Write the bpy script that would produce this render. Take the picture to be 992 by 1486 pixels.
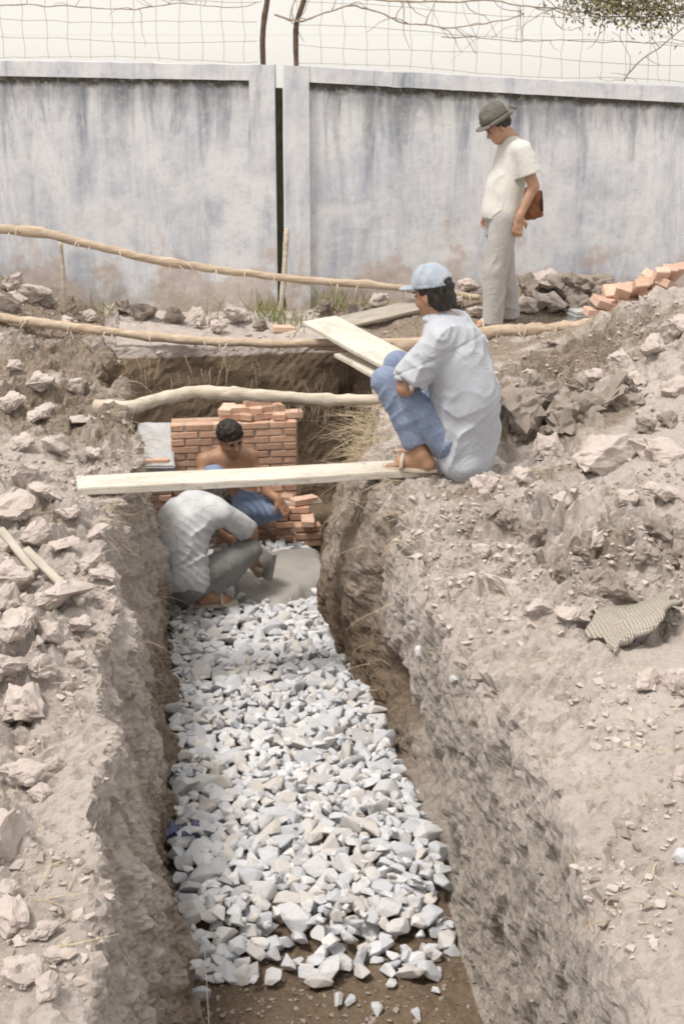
import bpy, bmesh, math, random
import numpy as np
from mathutils import Vector, Matrix, Quaternion
from mathutils.bvhtree import BVHTree

for o in list(bpy.data.objects):
    bpy.data.objects.remove(o)
random.seed(7)
RNG = np.random.default_rng(7)
SC = bpy.context.scene
COL = SC.collection

# ------------------------------------------------------------------ camera
F_PX, EYE, PITCH, YAW = 2064.0, 2.1, math.radians(18.6), math.radians(7.7)
cam_d = bpy.data.cameras.new('camera')
cam = bpy.data.objects.new('camera', cam_d)
COL.objects.link(cam)
cam.location = (0, 0, EYE)
cam.rotation_euler = (math.pi / 2 - PITCH, 0, -YAW)
cam_d.sensor_fit = 'VERTICAL'
cam_d.sensor_height = 36.0
cam_d.lens = 36.0 * F_PX / 1486.0
cam_d.clip_start = 0.05
cam_d.clip_end = 9000
SC.camera = cam

# ------------------------------------------------------------------ sky, sun, exposure
SUN_DIR = Vector((-0.80, -0.42, 0.0)).normalized()          # horizontal direction towards the sun
SUN_EL = math.radians(66)
world = bpy.data.worlds.new('World')
SC.world = world
world.use_nodes = True
wt = world.node_tree
wt.nodes.clear()
wo = wt.nodes.new('ShaderNodeOutputWorld')
bg = wt.nodes.new('ShaderNodeBackground')
sky = wt.nodes.new('ShaderNodeTexSky')
sky.sky_type = 'NISHITA'
sky.sun_disc = False
sky.sun_elevation = SUN_EL
sky.sun_rotation = math.atan2(SUN_DIR.x, SUN_DIR.y)
sky.air_density = 1.0
sky.dust_density = 6.0
sky.ozone_density = 1.0
veil = wt.nodes.new('ShaderNodeMixRGB')                       # thin white overcast veil over the whole sky
veil.inputs[0].default_value = 0.80
veil.inputs[2].default_value = (8.4, 8.1, 7.5, 1)
wt.links.new(sky.outputs[0], veil.inputs[1])
wt.links.new(veil.outputs[0], bg.inputs[0])
bg.inputs[1].default_value = 0.10
wt.links.new(bg.outputs[0], wo.inputs[0])

sun_d = bpy.data.lights.new('sun', 'SUN')
sun = bpy.data.objects.new('sun', sun_d)
COL.objects.link(sun)
sun_d.energy = 2.1
sun_d.angle = math.radians(14)
sun_d.color = (1.0, 0.945, 0.87)
sd = Vector((SUN_DIR.x * math.cos(SUN_EL), SUN_DIR.y * math.cos(SUN_EL), math.sin(SUN_EL)))
sun.rotation_euler = sd.to_track_quat('Z', 'Y').to_euler()

SC.view_settings.view_transform = 'Standard'
SC.view_settings.look = 'None'
SC.view_settings.exposure = 0.52
SC.view_settings.gamma = 1.0
SC.view_settings.use_curve_mapping = False
SC.render.engine = 'CYCLES'
SC.cycles.use_denoising = True
SC.cycles.max_bounces = 6
SC.cycles.diffuse_bounces = 4
SC.cycles.filter_width = 1.9

# ------------------------------------------------------------------ pixel helpers
FW = np.array([math.sin(YAW) * math.cos(PITCH), math.cos(YAW) * math.cos(PITCH), -math.sin(PITCH)])
RT = np.array([math.cos(YAW), -math.sin(YAW), 0.0])
UP = np.cross(RT, FW)
CAMP = np.array([0, 0, EYE])


def ray(px, py):
    return FW + RT * (px - 496) / F_PX + UP * (743 - py) / F_PX


def atz(px, py, z):
    d = ray(px, py)
    return CAMP + d * (z - EYE) / d[2]


def aty(px, py, y):
    d = ray(px, py)
    return CAMP + d * y / d[1]


# ------------------------------------------------------------------ numpy noise
def _hash(ix, iy, iz, seed):
    h = (ix * 374761393 + iy * 668265263 + iz * 2147483647 + seed * 974634777) & 0xffffffff
    h = ((h ^ (h >> 13)) * 1274126177) & 0xffffffff
    h = ((h ^ (h >> 16)) * 2246822519) & 0xffffffff
    return (h ^ (h >> 15)) & 0xffffffff


def vnoise(p, seed=0):
    """smooth 3D value noise in -1..1 for an (N,3) array"""
    i = np.floor(p).astype(np.int64)
    f = p - i
    f = f * f * f * (f * (f * 6 - 15) + 10)
    out = 0
    for dx in (0, 1):
        wx = f[:, 0] if dx else 1 - f[:, 0]
        for dy in (0, 1):
            wy = f[:, 1] if dy else 1 - f[:, 1]
            for dz in (0, 1):
                wz = f[:, 2] if dz else 1 - f[:, 2]
                out = out + wx * wy * wz * (_hash(i[:, 0] + dx, i[:, 1] + dy, i[:, 2] + dz, seed) / 2147483648.0 - 1)
    return out


def fbm(p, octaves=4, seed=0, gain=0.5):
    s = 0
    a = 1.0
    q = p.copy()
    for k in range(octaves):
        s = s + a * vnoise(q, seed + k)
        q = q * 2.03 + 11.3
        a *= gain
    return s


def lumps(p, seed=0, keep=0.7, r=0.62):
    """dome-shaped clods on a jittered lattice: 0..1 heights and an id value of the winning lump"""
    i = np.floor(p).astype(np.int64)
    best = np.zeros(len(p))
    for dx in (-1, 0, 1):
        for dy in (-1, 0, 1):
            for dz in (-1, 0, 1):
                c = i + np.array([dx, dy, dz])
                h0 = _hash(c[:, 0], c[:, 1], c[:, 2], seed) / 4294967296.0
                h1 = _hash(c[:, 0], c[:, 1], c[:, 2], seed + 5) / 4294967296.0
                h2 = _hash(c[:, 0], c[:, 1], c[:, 2], seed + 9) / 4294967296.0
                q = c + np.stack([h0, h1, h2], 1)
                rad = r * (0.55 + 0.75 * ((h0 * 7.31) % 1))
                d2 = ((p - q) ** 2).sum(1) / rad ** 2
                dome = np.sqrt(np.clip(1 - d2, 0, 1)) * rad / r
                dome = np.where((h1 * 5.77) % 1 < keep, dome, 0)
                best = np.maximum(best, dome)
    return best


def facets(p, seed=0, tilt=0.7):
    """broken-earth facets: every cell of a jittered lattice is one tilted plane (-1..1)"""
    i = np.floor(p).astype(np.int64)
    bd = np.full(len(p), 9.0)
    out = np.zeros(len(p))
    for dx in (-1, 0, 1):
        for dy in (-1, 0, 1):
            for dz in (-1, 0, 1):
                c = i + np.array([dx, dy, dz])
                h = [_hash(c[:, 0], c[:, 1], c[:, 2], seed + k) / 4294967296.0 for k in (0, 5, 9)]
                q = c + np.stack(h, 1)
                e = p - q
                d2 = (e ** 2).sum(1)
                g = [((v * 17.31) % 1 - 0.5) * 2 * tilt for v in h]
                val = ((h[0] * 3.7) % 1 - 0.5) + e[:, 0] * g[0] + e[:, 1] * g[1] + e[:, 2] * g[2]
                m = d2 < bd
                bd = np.where(m, d2, bd)
                out = np.where(m, val, out)
    return out


def sstep(a, b, x):
    t = np.clip((x - a) / (b - a), 0, 1)
    return t * t * (3 - 2 * t)


# ------------------------------------------------------------------ materials
MATS = {}


class NT:
    def __init__(self, name, rough=0.9, spec=0.2):
        self.m = bpy.data.materials.new(name)
        self.m.use_nodes = True
        self.t = self.m.node_tree
        self.b = self.t.nodes['Principled BSDF']
        self.b.inputs['Roughness'].default_value = rough
        self.b.inputs['Specular IOR Level'].default_value = spec
        MATS[name] = self.m

    def n(self, typ, **kw):
        nd = self.t.nodes.new(typ)
        for k, v in kw.items():
            setattr(nd, k, v)
        return nd

    def l(self, a, b):
        self.t.links.new(a, b)

    def coord(self, scale=(1, 1, 1), kind='Object', rot=(0, 0, 0)):
        tc = self.n('ShaderNodeTexCoord')
        mp = self.n('ShaderNodeMapping')
        mp.inputs['Scale'].default_value = scale
        mp.inputs['Rotation'].default_value = rot
        self.l(tc.outputs[kind], mp.inputs[0])
        return mp.outputs[0]

    def noise(self, scale, detail=4, rough=0.55, co=None, dist=0.0):
        nd = self.n('ShaderNodeTexNoise')
        nd.inputs['Scale'].default_value = scale
        nd.inputs['Detail'].default_value = detail
        nd.inputs['Roughness'].default_value = rough
        nd.inputs['Distortion'].default_value = dist
        if co is not None:
            self.l(co, nd.inputs['Vector'])
        return nd.outputs['Fac']

    def ramp(self, src, stops):
        r = self.n('ShaderNodeValToRGB')
        e = r.color_ramp.elements
        while len(e) < len(stops):
            e.new(0.5)
        for k, (p, c) in enumerate(stops):
            e[k].position = p
            c = (c, c, c) if isinstance(c, (int, float)) else c
            e[k].color = (*c, 1)
        self.l(src, r.inputs[0])
        return r.outputs[0]

    def mix(self, f, a, b, mode='MIX'):
        m = self.n('ShaderNodeMixRGB', blend_type=mode)
        for i, v in enumerate((f, a, b)):
            if isinstance(v, (int, float)):
                m.inputs[i].default_value = v if i == 0 else (v, v, v, 1)
            elif isinstance(v, tuple):
                m.inputs[i].default_value = (*v, 1)
            else:
                self.l(v, m.inputs[i])
        return m.outputs[0]

    def math(self, op, a, b=0.0, clamp=False):
        m = self.n('ShaderNodeMath', operation=op, use_clamp=clamp)
        for i, v in enumerate((a, b)):
            if isinstance(v, (int, float)):
                m.inputs[i].default_value = v
            else:
                self.l(v, m.inputs[i])
        return m.outputs[0]

    def attr(self, name):
        a = self.n('ShaderNodeAttribute', attribute_name=name)
        return a.outputs['Fac']

    def rand(self):
        return self.n('ShaderNodeObjectInfo').outputs['Random']

    def color(self, c):
        if isinstance(c, tuple):
            self.b.inputs['Base Color'].default_value = (*c, 1)
        else:
            self.l(c, self.b.inputs['Base Color'])

    def bump(self, h, strength=0.5, dist=0.01):
        b = self.n('ShaderNodeBump')
        b.inputs['Strength'].default_value = strength
        b.inputs['Distance'].default_value = dist
        self.l(h, b.inputs['Height'])
        self.l(b.outputs[0], self.b.inputs['Normal'])


def soil_material(name, dry_a, dry_b, dark, damp=None, bump=0.022, k=1.0):
    m = NT(name, 0.95, 0.1)
    co = m.coord()
    big = m.noise(2.2 * k, 5, 0.65, co)
    mid = m.noise(13 * k, 7, 0.7, co)
    fine = m.noise(55 * k, 6, 0.75, co)
    c = m.mix(m.ramp(big, [(0.35, 0.0), (0.68, 1.0)]), dry_a, dry_b)
    c = m.mix(m.math('MULTIPLY', m.ramp(mid, [(0.52, 0.0), (0.70, 1.0)]), 0.6), c, dark)
    c = m.mix(m.math('MULTIPLY', m.ramp(fine, [(0.56, 0.0), (0.70, 1.0)]), 0.38), c, tuple(v * 0.7 for v in dark))
    c = m.mix(m.math('MULTIPLY', m.ramp(fine, [(0.32, 1.0), (0.45, 0.0)]), 0.4), c, tuple(min(1, v * 1.3) for v in dry_a))
    if damp:
        fr = m.math('ADD', m.attr('fresh'), m.math('MULTIPLY', m.math('SUBTRACT', m.noise(5, 6, 0.7, co), 0.5), 1.3))
        fr = m.ramp(fr, [(0.34, 0.0), (0.62, 1.0)])
        fc = m.mix(m.ramp(fine, [(0.42, 0.0), (0.60, 1.0)]), (0.335, 0.275, 0.225), (0.225, 0.178, 0.138))
        c = m.mix(m.math('MULTIPLY', fr, m.math('SUBTRACT', 1.0, m.attr('clay'), True)), c, fc)
        a = m.attr('damp')
        a = m.math('ADD', a, m.math('MULTIPLY', m.math('SUBTRACT', mid, 0.5), 0.9))
        a = m.ramp(a, [(0.3, 0.0), (0.75, 1.0)])
        dc = m.mix(m.ramp(big, [(0.3, 0.0), (0.7, 1.0)]), damp, tuple(v * 1.5 for v in damp))
        dc = m.mix(m.math('MULTIPLY', m.ramp(fine, [(0.5, 0.0), (0.66, 1.0)]), 0.55), dc, tuple(v * 0.5 for v in damp))
        dc = m.mix(m.math('MULTIPLY', m.ramp(fine, [(0.33, 1.0), (0.44, 0.0)]), 0.4), dc, tuple(v * 2.2 for v in damp))
        c = m.mix(a, c, dc)
        g = m.attr('clay')
        g = m.math('ADD', g, m.math('MULTIPLY', m.math('SUBTRACT', mid, 0.5), 0.8))
        g = m.ramp(g, [(0.35, 0.0), (0.8, 1.0)])
        gc = m.mix(m.ramp(fine, [(0.42, 0.0), (0.6, 1.0)]), (0.455, 0.418, 0.378), (0.335, 0.30, 0.26))
        c = m.mix(m.math('MULTIPLY', g, 0.9), c, gc)
    m.color(c)
    h = m.math('ADD', m.math('MULTIPLY', mid, 0.7), m.math('MULTIPLY', fine, 0.6))
    m.bump(h, 1.0, bump)
    return m.m


soil_material('soil', (0.565, 0.505, 0.466), (0.465, 0.408, 0.372), (0.29, 0.238, 0.198), damp=(0.165, 0.124, 0.088), bump=0.024)
soil_material('clod', (0.53, 0.463, 0.43), (0.44, 0.38, 0.345), (0.33, 0.278, 0.236), bump=0.006, k=0.25)
soil_material('dark_clod', (0.325, 0.28, 0.245), (0.25, 0.212, 0.182), (0.22, 0.185, 0.155), bump=0.008, k=0.25)


def stone_material():
    m = NT('crushed_stone', 0.85, 0.25)
    co = m.coord()
    r = m.math('FRACT', m.math('ADD', m.rand(), m.attr('rnd')))
    base = m.ramp(r, [(0.0, (0.55, 0.57, 0.615)), (0.35, (0.65, 0.665, 0.70)), (0.7, (0.71, 0.70, 0.70)), (0.88, (0.62, 0.575, 0.53)), (1.0, (0.46, 0.475, 0.515))])
    n1 = m.noise(22, 5, 0.65, co)
    c = m.mix(m.math('MULTIPLY', m.ramp(n1, [(0.45, 0.0), (0.7, 1.0)]), 0.5), base, (0.45, 0.46, 0.49))
    c = m.mix(m.math('MULTIPLY', m.ramp(m.noise(8, 3, 0.5, co), [(0.55, 0.0), (0.75, 1.0)]), 0.5), c, (0.53, 0.455, 0.38))
    m.color(c)
    m.bump(m.math('ADD', n1, m.noise(120, 3, 0.6, co)), 0.5, 0.008)
    return m.m


stone_material()


def wall_material():
    m = NT('whitewash', 0.9, 0.15)
    co = m.coord()
    streak = m.noise(1.0, 7, 0.7, m.coord((5.0, 5.0, 0.8)), 0.7)
    fstreak = m.noise(1.0, 5, 0.7, m.coord((26, 26, 1.3)), 0.2)
    blot = m.noise(1.7, 6, 0.62, co)
    fine = m.noise(34, 4, 0.65, co)
    sep = m.n('ShaderNodeSeparateXYZ')
    m.l(m.coord(), sep.inputs[0])
    z = sep.outputs[2]
    c = m.mix(m.ramp(streak, [(0.40, 0.0), (0.68, 1.0)]), (0.68, 0.692, 0.725), (0.39, 0.42, 0.495))
    c = m.mix(m.math('MULTIPLY', m.ramp(fstreak, [(0.48, 0.0), (0.72, 1.0)]), 0.4), c, (0.42, 0.44, 0.50))
    c = m.mix(m.math('MULTIPLY', m.ramp(blot, [(0.46, 0.0), (0.60, 1.0)]), 0.8), c, (0.715, 0.722, 0.74))
    c = m.mix(m.math('MULTIPLY', m.ramp(m.noise(5, 5, 0.65, co), [(0.52, 0.0), (0.72, 1.0)]), 0.4), c, (0.42, 0.44, 0.505))
    # grime that ran down from the coping, thinning out below
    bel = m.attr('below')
    gz = m.math('ADD', m.math('MULTIPLY', m.math('SUBTRACT', 0.62, bel), 1.3), m.math('MULTIPLY', m.math('SUBTRACT', streak, 0.5), 3.4))
    c = m.mix(m.math('MULTIPLY', m.ramp(gz, [(0.30, 0.0), (1.1, 1.0)]), 0.78), c, (0.20, 0.218, 0.25))
    band = m.math('ADD', m.math('MULTIPLY', m.math('SUBTRACT', 0.085, bel), 11.0), m.math('MULTIPLY', m.math('SUBTRACT', m.noise(7, 5, 0.7, co), 0.5), 1.6))  # dark band along the panel top, ragged at its lower edge
    c = m.mix(m.math('MULTIPLY', m.ramp(band, [(0.1, 0.0), (0.6, 1.0)]), 0.92), c, (0.060, 0.055, 0.040))
    # flaked-off lower coat: pinkish render and splashed earth
    pk = m.math('ADD', m.math('MULTIPLY', m.math('SUBTRACT', 0.78, z), 0.9), m.math('MULTIPLY', m.math('SUBTRACT', m.noise(2.6, 6, 0.6, co), 0.5), 2.6))
    c = m.mix(m.math('MULTIPLY', m.ramp(pk, [(0.42, 0.0), (0.62, 1.0)]), 0.75), c, (0.52, 0.425, 0.385))
    sp = m.math('ADD', m.math('MULTIPLY', m.math('SUBTRACT', 0.42, z), 1.5), m.math('MULTIPLY', m.math('SUBTRACT', m.noise(6, 5, 0.6, co), 0.5), 1.8))
    c = m.mix(m.math('MULTIPLY', m.ramp(sp, [(0.2, 0.0), (0.7, 1.0)]), 0.7), c, (0.36, 0.30, 0.245))
    c = m.mix(m.math('MULTIPLY', m.ramp(fine, [(0.62, 0.0), (0.74, 1.0)]), 0.6), c, (0.27, 0.27, 0.29))
    wk = m.noise(16, 6, 0.75, co)
    c = m.mix(m.math('MULTIPLY', m.ramp(wk, [(0.52, 0.0), (0.66, 1.0)]), 0.35), c, (0.76, 0.755, 0.75))
    c = m.mix(m.math('MULTIPLY', m.ramp(wk, [(0.36, 1.0), (0.46, 0.0)]), 0.3), c, (0.36, 0.375, 0.42))
    m.color(c)
    sk = m.noise(90, 3, 0.7, co)
    m.bump(m.math('ADD', m.math('MULTIPLY', sk, 0.5), m.math('MULTIPLY', fine, 0.5)), 0.4, 0.006)
    return m.m


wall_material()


def simple(name, c1, c2, scale=20, rough=0.85, spec=0.2, bump=0.3, dist=0.004, co_scale=(1, 1, 1), vary=0.0, lo=0.38, hi=0.64):
    m = NT(name, rough, spec)
    co = m.coord(co_scale)
    n = m.noise(scale, 5, 0.6, co)
    c = m.mix(m.ramp(n, [(lo, 0.0), (hi, 1.0)]), c1, c2)
    if vary:
        r = m.math('ADD', m.math('MULTIPLY', m.rand(), 2 * vary), 1 - vary)
        hs = m.n('ShaderNodeHueSaturation')
        m.l(r, hs.inputs['Value'])
        m.l(c, hs.inputs['Color'])
        c = hs.outputs[0]
    m.color(c)
    m.bump(m.math('ADD', n, m.math('MULTIPLY', m.noise(scale * 5, 3, 0.6, co), 0.5)), bump, dist)
    return m.m


simple('brick', (0.63, 0.425, 0.315), (0.53, 0.325, 0.23), 18, vary=0.3, bump=0.5)
simple('pale_brick', (0.65, 0.47, 0.38), (0.57, 0.38, 0.29), 26, vary=0.15, bump=0.5)
simple('mortar', (0.48, 0.445, 0.41), (0.35, 0.32, 0.285), 18, bump=0.7)
simple('wet_mortar', (0.36, 0.345, 0.325), (0.31, 0.295, 0.27), 6, rough=0.55, spec=0.3, bump=0.5, dist=0.01)
simple('pale_cement', (0.52, 0.52, 0.53), (0.42, 0.42, 0.43), 14, bump=0.4)
def timber(name, c1, c2, stain):
    m = NT(name, 0.85, 0.15)
    co = m.coord((1.2, 22, 22))
    n = m.noise(4, 6, 0.65, co, 0.4)
    c = m.mix(m.ramp(n, [(0.36, 0.0), (0.66, 1.0)]), c1, c2)
    k = m.noise(3.2, 5, 0.65, m.coord((1, 2.5, 2.5)))
    c = m.mix(m.math('MULTIPLY', m.ramp(k, [(0.50, 0.0), (0.66, 1.0)]), 0.6), c, stain)
    d = m.noise(24, 4, 0.7, m.coord())
    c = m.mix(m.math('MULTIPLY', m.ramp(d, [(0.58, 0.0), (0.68, 1.0)]), 0.55), c, tuple(v * 0.7 for v in stain))
    m.color(c)
    m.bump(m.math('ADD', n, m.math('MULTIPLY', d, 0.5)), 0.5, 0.006)


timber('sawn_timber', (0.66, 0.625, 0.555), (0.55, 0.51, 0.44), (0.42, 0.365, 0.30))
simple('old_timber', (0.47, 0.43, 0.37), (0.34, 0.31, 0.265), 5, co_scale=(1, 14, 14), bump=0.5)
simple('peeled_bark', (0.58, 0.475, 0.37), (0.40, 0.305, 0.22), 9, bump=0.7, dist=0.01, co_scale=(0.5, 6, 6))
simple('bare_wood', (0.60, 0.535, 0.45), (0.44, 0.375, 0.30), 7, bump=0.5, dist=0.006, co_scale=(0.7, 6, 6))
simple('rusty_iron', (0.15, 0.105, 0.075), (0.075, 0.055, 0.045), 30, bump=0.5)
simple('wire', (0.36, 0.30, 0.26), (0.28, 0.22, 0.19), 30, bump=0.1)
simple('vine_bark', (0.40, 0.33, 0.27), (0.29, 0.23, 0.18), 40, bump=0.3)
simple('vine_leaf', (0.32, 0.285, 0.18), (0.24, 0.225, 0.13), 30, bump=0.1)
simple('grass', (0.19, 0.235, 0.09), (0.33, 0.30, 0.16), 7, bump=0.05)
simple('dry_root', (0.52, 0.43, 0.31), (0.38, 0.30, 0.20), 20, bump=0.2)
simple('shade_moss', (0.075, 0.085, 0.045), (0.05, 0.05, 0.04), 20, bump=0.4)  # dark colour for both shade and moss in the wall joint
simple('skin', (0.40, 0.232, 0.152), (0.34, 0.19, 0.12), 14, rough=0.5, spec=0.35, bump=0.05)
simple('fair_skin', (0.45, 0.27, 0.185), (0.40, 0.23, 0.152), 14, rough=0.5, spec=0.35, bump=0.05)
simple('hair', (0.016, 0.013, 0.011), (0.03, 0.024, 0.02), 60, rough=0.45, spec=0.4, bump=0.6, dist=0.006, co_scale=(3, 3, 0.6))
simple('felt', (0.125, 0.115, 0.10), (0.165, 0.155, 0.135), 40, bump=0.2)
simple('hat_band', (0.09, 0.085, 0.075), (0.07, 0.065, 0.06), 40, bump=0.2)
simple('tan_leather', (0.26, 0.105, 0.045), (0.185, 0.07, 0.03), 12, rough=0.5, spec=0.4, bump=0.3)
simple('dark_leather', (0.10, 0.045, 0.025), (0.07, 0.03, 0.018), 12, rough=0.5, spec=0.4, bump=0.3)
simple('sandal', (0.55, 0.48, 0.40), (0.44, 0.37, 0.30), 20, bump=0.2)
simple('blue_cloth', (0.15, 0.16, 0.27), (0.10, 0.11, 0.20), 15, bump=0.4)
simple('string', (0.75, 0.73, 0.70), (0.68, 0.66, 0.63), 15, bump=0.0)
simple('bark_flake', (0.62, 0.56, 0.48), (0.50, 0.44, 0.37), 20, bump=0.4)
simple('steel', (0.30, 0.29, 0.28), (0.22, 0.21, 0.20), 20, rough=0.5, spec=0.5, bump=0.2)
simple('eye', (0.015, 0.012, 0.01), (0.02, 0.015, 0.012), 5, rough=0.25, spec=0.5, bump=0.0)
simple('lip', (0.30, 0.12, 0.085), (0.26, 0.10, 0.07), 20, rough=0.5, bump=0.05)


def cloth(name, c1, c2, scale=7, stain=None, stripes=None, rough=0.92):
    m = NT(name, rough, 0.1)
    m.b.inputs['Sheen Weight'].default_value = 0.15
    co = m.coord()
    n = m.noise(scale, 5, 0.6, co)
    c = m.mix(m.ramp(n, [(0.35, 0.0), (0.66, 1.0)]), c1, c2)
    if stain:
        s = m.noise(5.5, 5, 0.65, co)
        c = m.mix(m.math('MULTIPLY', m.ramp(s, [(0.48, 0.0), (0.66, 1.0)]), 0.75), c, stain)
    if stripes:
        for rot in ((0.5, 0.35, 0.2), (1.7, 0.1, 1.1)):
            w = m.n('ShaderNodeTexWave')
            w.inputs['Scale'].default_value = 11
            w.inputs['Distortion'].default_value = 0.6
            m.l(m.coord(rot=rot), w.inputs['Vector'])
            c = m.mix(m.math('MULTIPLY', m.ramp(w.outputs['Fac'], [(0.75, 0.0), (0.95, 1.0)]), 0.20), c, stripes)
    m.color(c)
    h = m.math('ADD', m.math('MULTIPLY', m.noise(900, 2, 0.5, co), 0.15), m.math('MULTIPLY', m.noise(26, 3, 0.5, co, 1.2), 0.9))
    cr = m.math('ABSOLUTE', m.math('SUBTRACT', m.noise(7, 2, 0.5, m.coord((1, 1, 0.6)), 2.0), 0.5))
    cr = m.ramp(cr, [(0.0, 0.0), (0.10, 1.0)])
    m.bump(m.math('ADD', m.math('MULTIPLY', h, 0.5), m.math('MULTIPLY', cr, 0.6)), 0.38, 0.007)
    return m.m


cloth('pale_blue_shirt', (0.40, 0.422, 0.475), (0.46, 0.48, 0.525), 5)
cloth('cream_shirt', (0.64, 0.63, 0.595), (0.59, 0.58, 0.55), 5)
cloth('worn_shirt', (0.60, 0.605, 0.62), (0.49, 0.50, 0.525), 9, stain=(0.36, 0.37, 0.385))
cloth('grey_trousers', (0.43, 0.415, 0.41), (0.385, 0.37, 0.365), 8)
cloth('work_trousers', (0.25, 0.25, 0.245), (0.17, 0.17, 0.165), 9)
cloth('denim', (0.16, 0.22, 0.36), (0.26, 0.32, 0.46), 12)
cloth('check_trousers', (0.18, 0.225, 0.335), (0.26, 0.31, 0.42), 12, stripes=(0.14, 0.18, 0.30))
cloth('washed_cap', (0.27, 0.32, 0.395), (0.42, 0.455, 0.50), 22)
cloth('collar_lining', (0.30, 0.14, 0.13), (0.25, 0.12, 0.11), 22)


def sack_material():
    m = NT('jute', 0.95, 0.1)
    hh = None
    for axis in ('X', 'Y'):
        w = m.n('ShaderNodeTexWave', bands_direction=axis)
        w.inputs['Scale'].default_value = 26
        w.inputs['Distortion'].default_value = 1.2
        m.l(m.coord(), w.inputs['Vector'])
        hh = w.outputs['Fac'] if hh is None else m.math('ADD', hh, w.outputs['Fac'])
    c = m.mix(m.ramp(hh, [(0.25, 0.0), (0.8, 1.0)]), (0.30, 0.265, 0.215), (0.54, 0.495, 0.43))
    c = m.mix(m.math('MULTIPLY', m.ramp(m.noise(7, 4, 0.6, m.coord()), [(0.45, 0.0), (0.65, 1.0)]), 0.5), c, (0.42, 0.37, 0.31))
    m.color(c)
    m.bump(hh, 0.8, 0.008)


sack_material()


def water_material():  # smooth water, made up so the far strip reflects the pale sky
    m = NT('sky_mirror', 0.02, 0.5)
    m.color((0.20, 0.19, 0.15))
    m.b.inputs['IOR'].default_value = 1.33


water_material()


# ------------------------------------------------------------------ object helpers
def link(name, mesh, mat=None, parent=None):
    if mat and not mesh.materials:
        mesh.materials.append(MATS[mat])
    o = bpy.data.objects.new(name, mesh)
    COL.objects.link(o)
    if parent is not None:
        o.parent = parent
        o.matrix_parent_inverse = parent.matrix_basis.inverted()
    return o


def from_np(name, V, Fc, smooth=True):
    me = bpy.data.meshes.new(name)
    V = np.asarray(V, dtype=np.float32)
    Fc = np.asarray(Fc, dtype=np.int32)
    k = Fc.shape[1]
    me.vertices.add(len(V))
    me.vertices.foreach_set('co', V.ravel())
    me.loops.add(Fc.size)
    me.loops.foreach_set('vertex_index', Fc.ravel())
    me.polygons.add(len(Fc))
    me.polygons.foreach_set('loop_start', np.arange(0, Fc.size, k, dtype=np.int32))
    me.update(calc_edges=True)
    me.polygons.foreach_set('use_smooth', np.full(len(Fc), bool(smooth)))
    return me


def from_bm(name, bm, smooth=False):
    me = bpy.data.meshes.new(name)
    bm.to_mesh(me)
    bm.free()
    if smooth:
        for p in me.polygons:
            p.use_smooth = True
    return me


def tag(o, label=None, cat=None, group=None, kind=None):
    if label:
        o['label'] = label
    if cat:
        o['category'] = cat
    if group:
        o['group'] = group
    if kind:
        o['kind'] = kind
    return o


def empty(name, loc=(0, 0, 0), rz=0.0):
    o = bpy.data.objects.new(name, None)
    o.empty_display_size = 0.1
    o.location = tuple(float(v) for v in loc)
    o.rotation_euler = (0, 0, rz)
    COL.objects.link(o)
    return o


def tube_mesh(name, pts, radii, seg=8, wob=0.0, seed=0, close=True):
    """a bent, tapering round bar through pts"""
    P = np.asarray(pts, float)
    n = len(P)
    R = np.full(n, radii, float) if np.isscalar(radii) else np.asarray(radii, float)
    T = np.gradient(P, axis=0)
    T /= np.linalg.norm(T, axis=1)[:, None] + 1e-9
    ref = np.array([0, 0, 1.0]) if abs(T[0][2]) < 0.9 else np.array([1.0, 0, 0])
    V = []
    for i in range(n):
        a = np.cross(T[i], ref)
        a /= np.linalg.norm(a) + 1e-9
        b = np.cross(a, T[i])
        for k in range(seg):
            t = 2 * math.pi * k / seg
            V.append(P[i] + R[i] * (math.cos(t) * a + math.sin(t) * b))
    V = np.array(V)
    if wob:
        rad = np.repeat(R, seg)[:, None]
        cen = np.repeat(P, seg, 0)
        V = cen + (V - cen) * (1 + wob * fbm(V * 14 + seed * 3.1, 3, seed)[:, None] * np.minimum(1, rad / rad))
    q = []
    for i in range(n - 1):
        for k in range(seg):
            a, b = i * seg + k, i * seg + (k + 1) % seg
            q.append((a, b, b + seg, a + seg))
    if close:
        V = np.vstack([V, P[:1] - T[:1] * R[0] * 0.15, P[-1:] + T[-1:] * R[-1] * 0.15])
        c0, c1 = n * seg, n * seg + 1
        for k in range(seg):
            q.append((c0, (k + 1) % seg, k, k))
            a = (n - 1) * seg
            q.append((c1, a + k, a + (k + 1) % seg, a + (k + 1) % seg))
        me = bpy.data.meshes.new(name)
        me.from_pydata([tuple(v) for v in V], [], [tuple(dict.fromkeys(f)) for f in q])
        me.polygons.foreach_set('use_smooth', np.ones(len(q), dtype=bool))
        return me
    return from_np(name, V, q)


def spline(pts, n):
    """Catmull-Rom through pts, n samples"""
    P = [np.asarray(p, float) for p in pts]
    P = [2 * P[0] - P[1]] + P + [2 * P[-1] - P[-2]]
    m = len(P) - 3
    out = []
    for s in np.linspace(0, m - 1e-6, n):
        i = int(s)
        t = s - i
        a, b, c, d = P[i:i + 4]
        out.append(0.5 * (2 * b + (c - a) * t + (2 * a - 5 * b + 4 * c - d) * t * t + (3 * b - a - 3 * c + d) * t ** 3))
    return np.array(out)


def box_bm(bm, lo, hi):
    vs = [bm.verts.new((x, y, z)) for x in (lo[0], hi[0]) for y in (lo[1], hi[1]) for z in (lo[2], hi[2])]
    for f in ((0, 1, 3, 2), (4, 6, 7, 5), (0, 4, 5, 1), (2, 3, 7, 6), (0, 2, 6, 4), (1, 5, 7, 3)):
        bm.faces.new([vs[i] for i in f])


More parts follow.
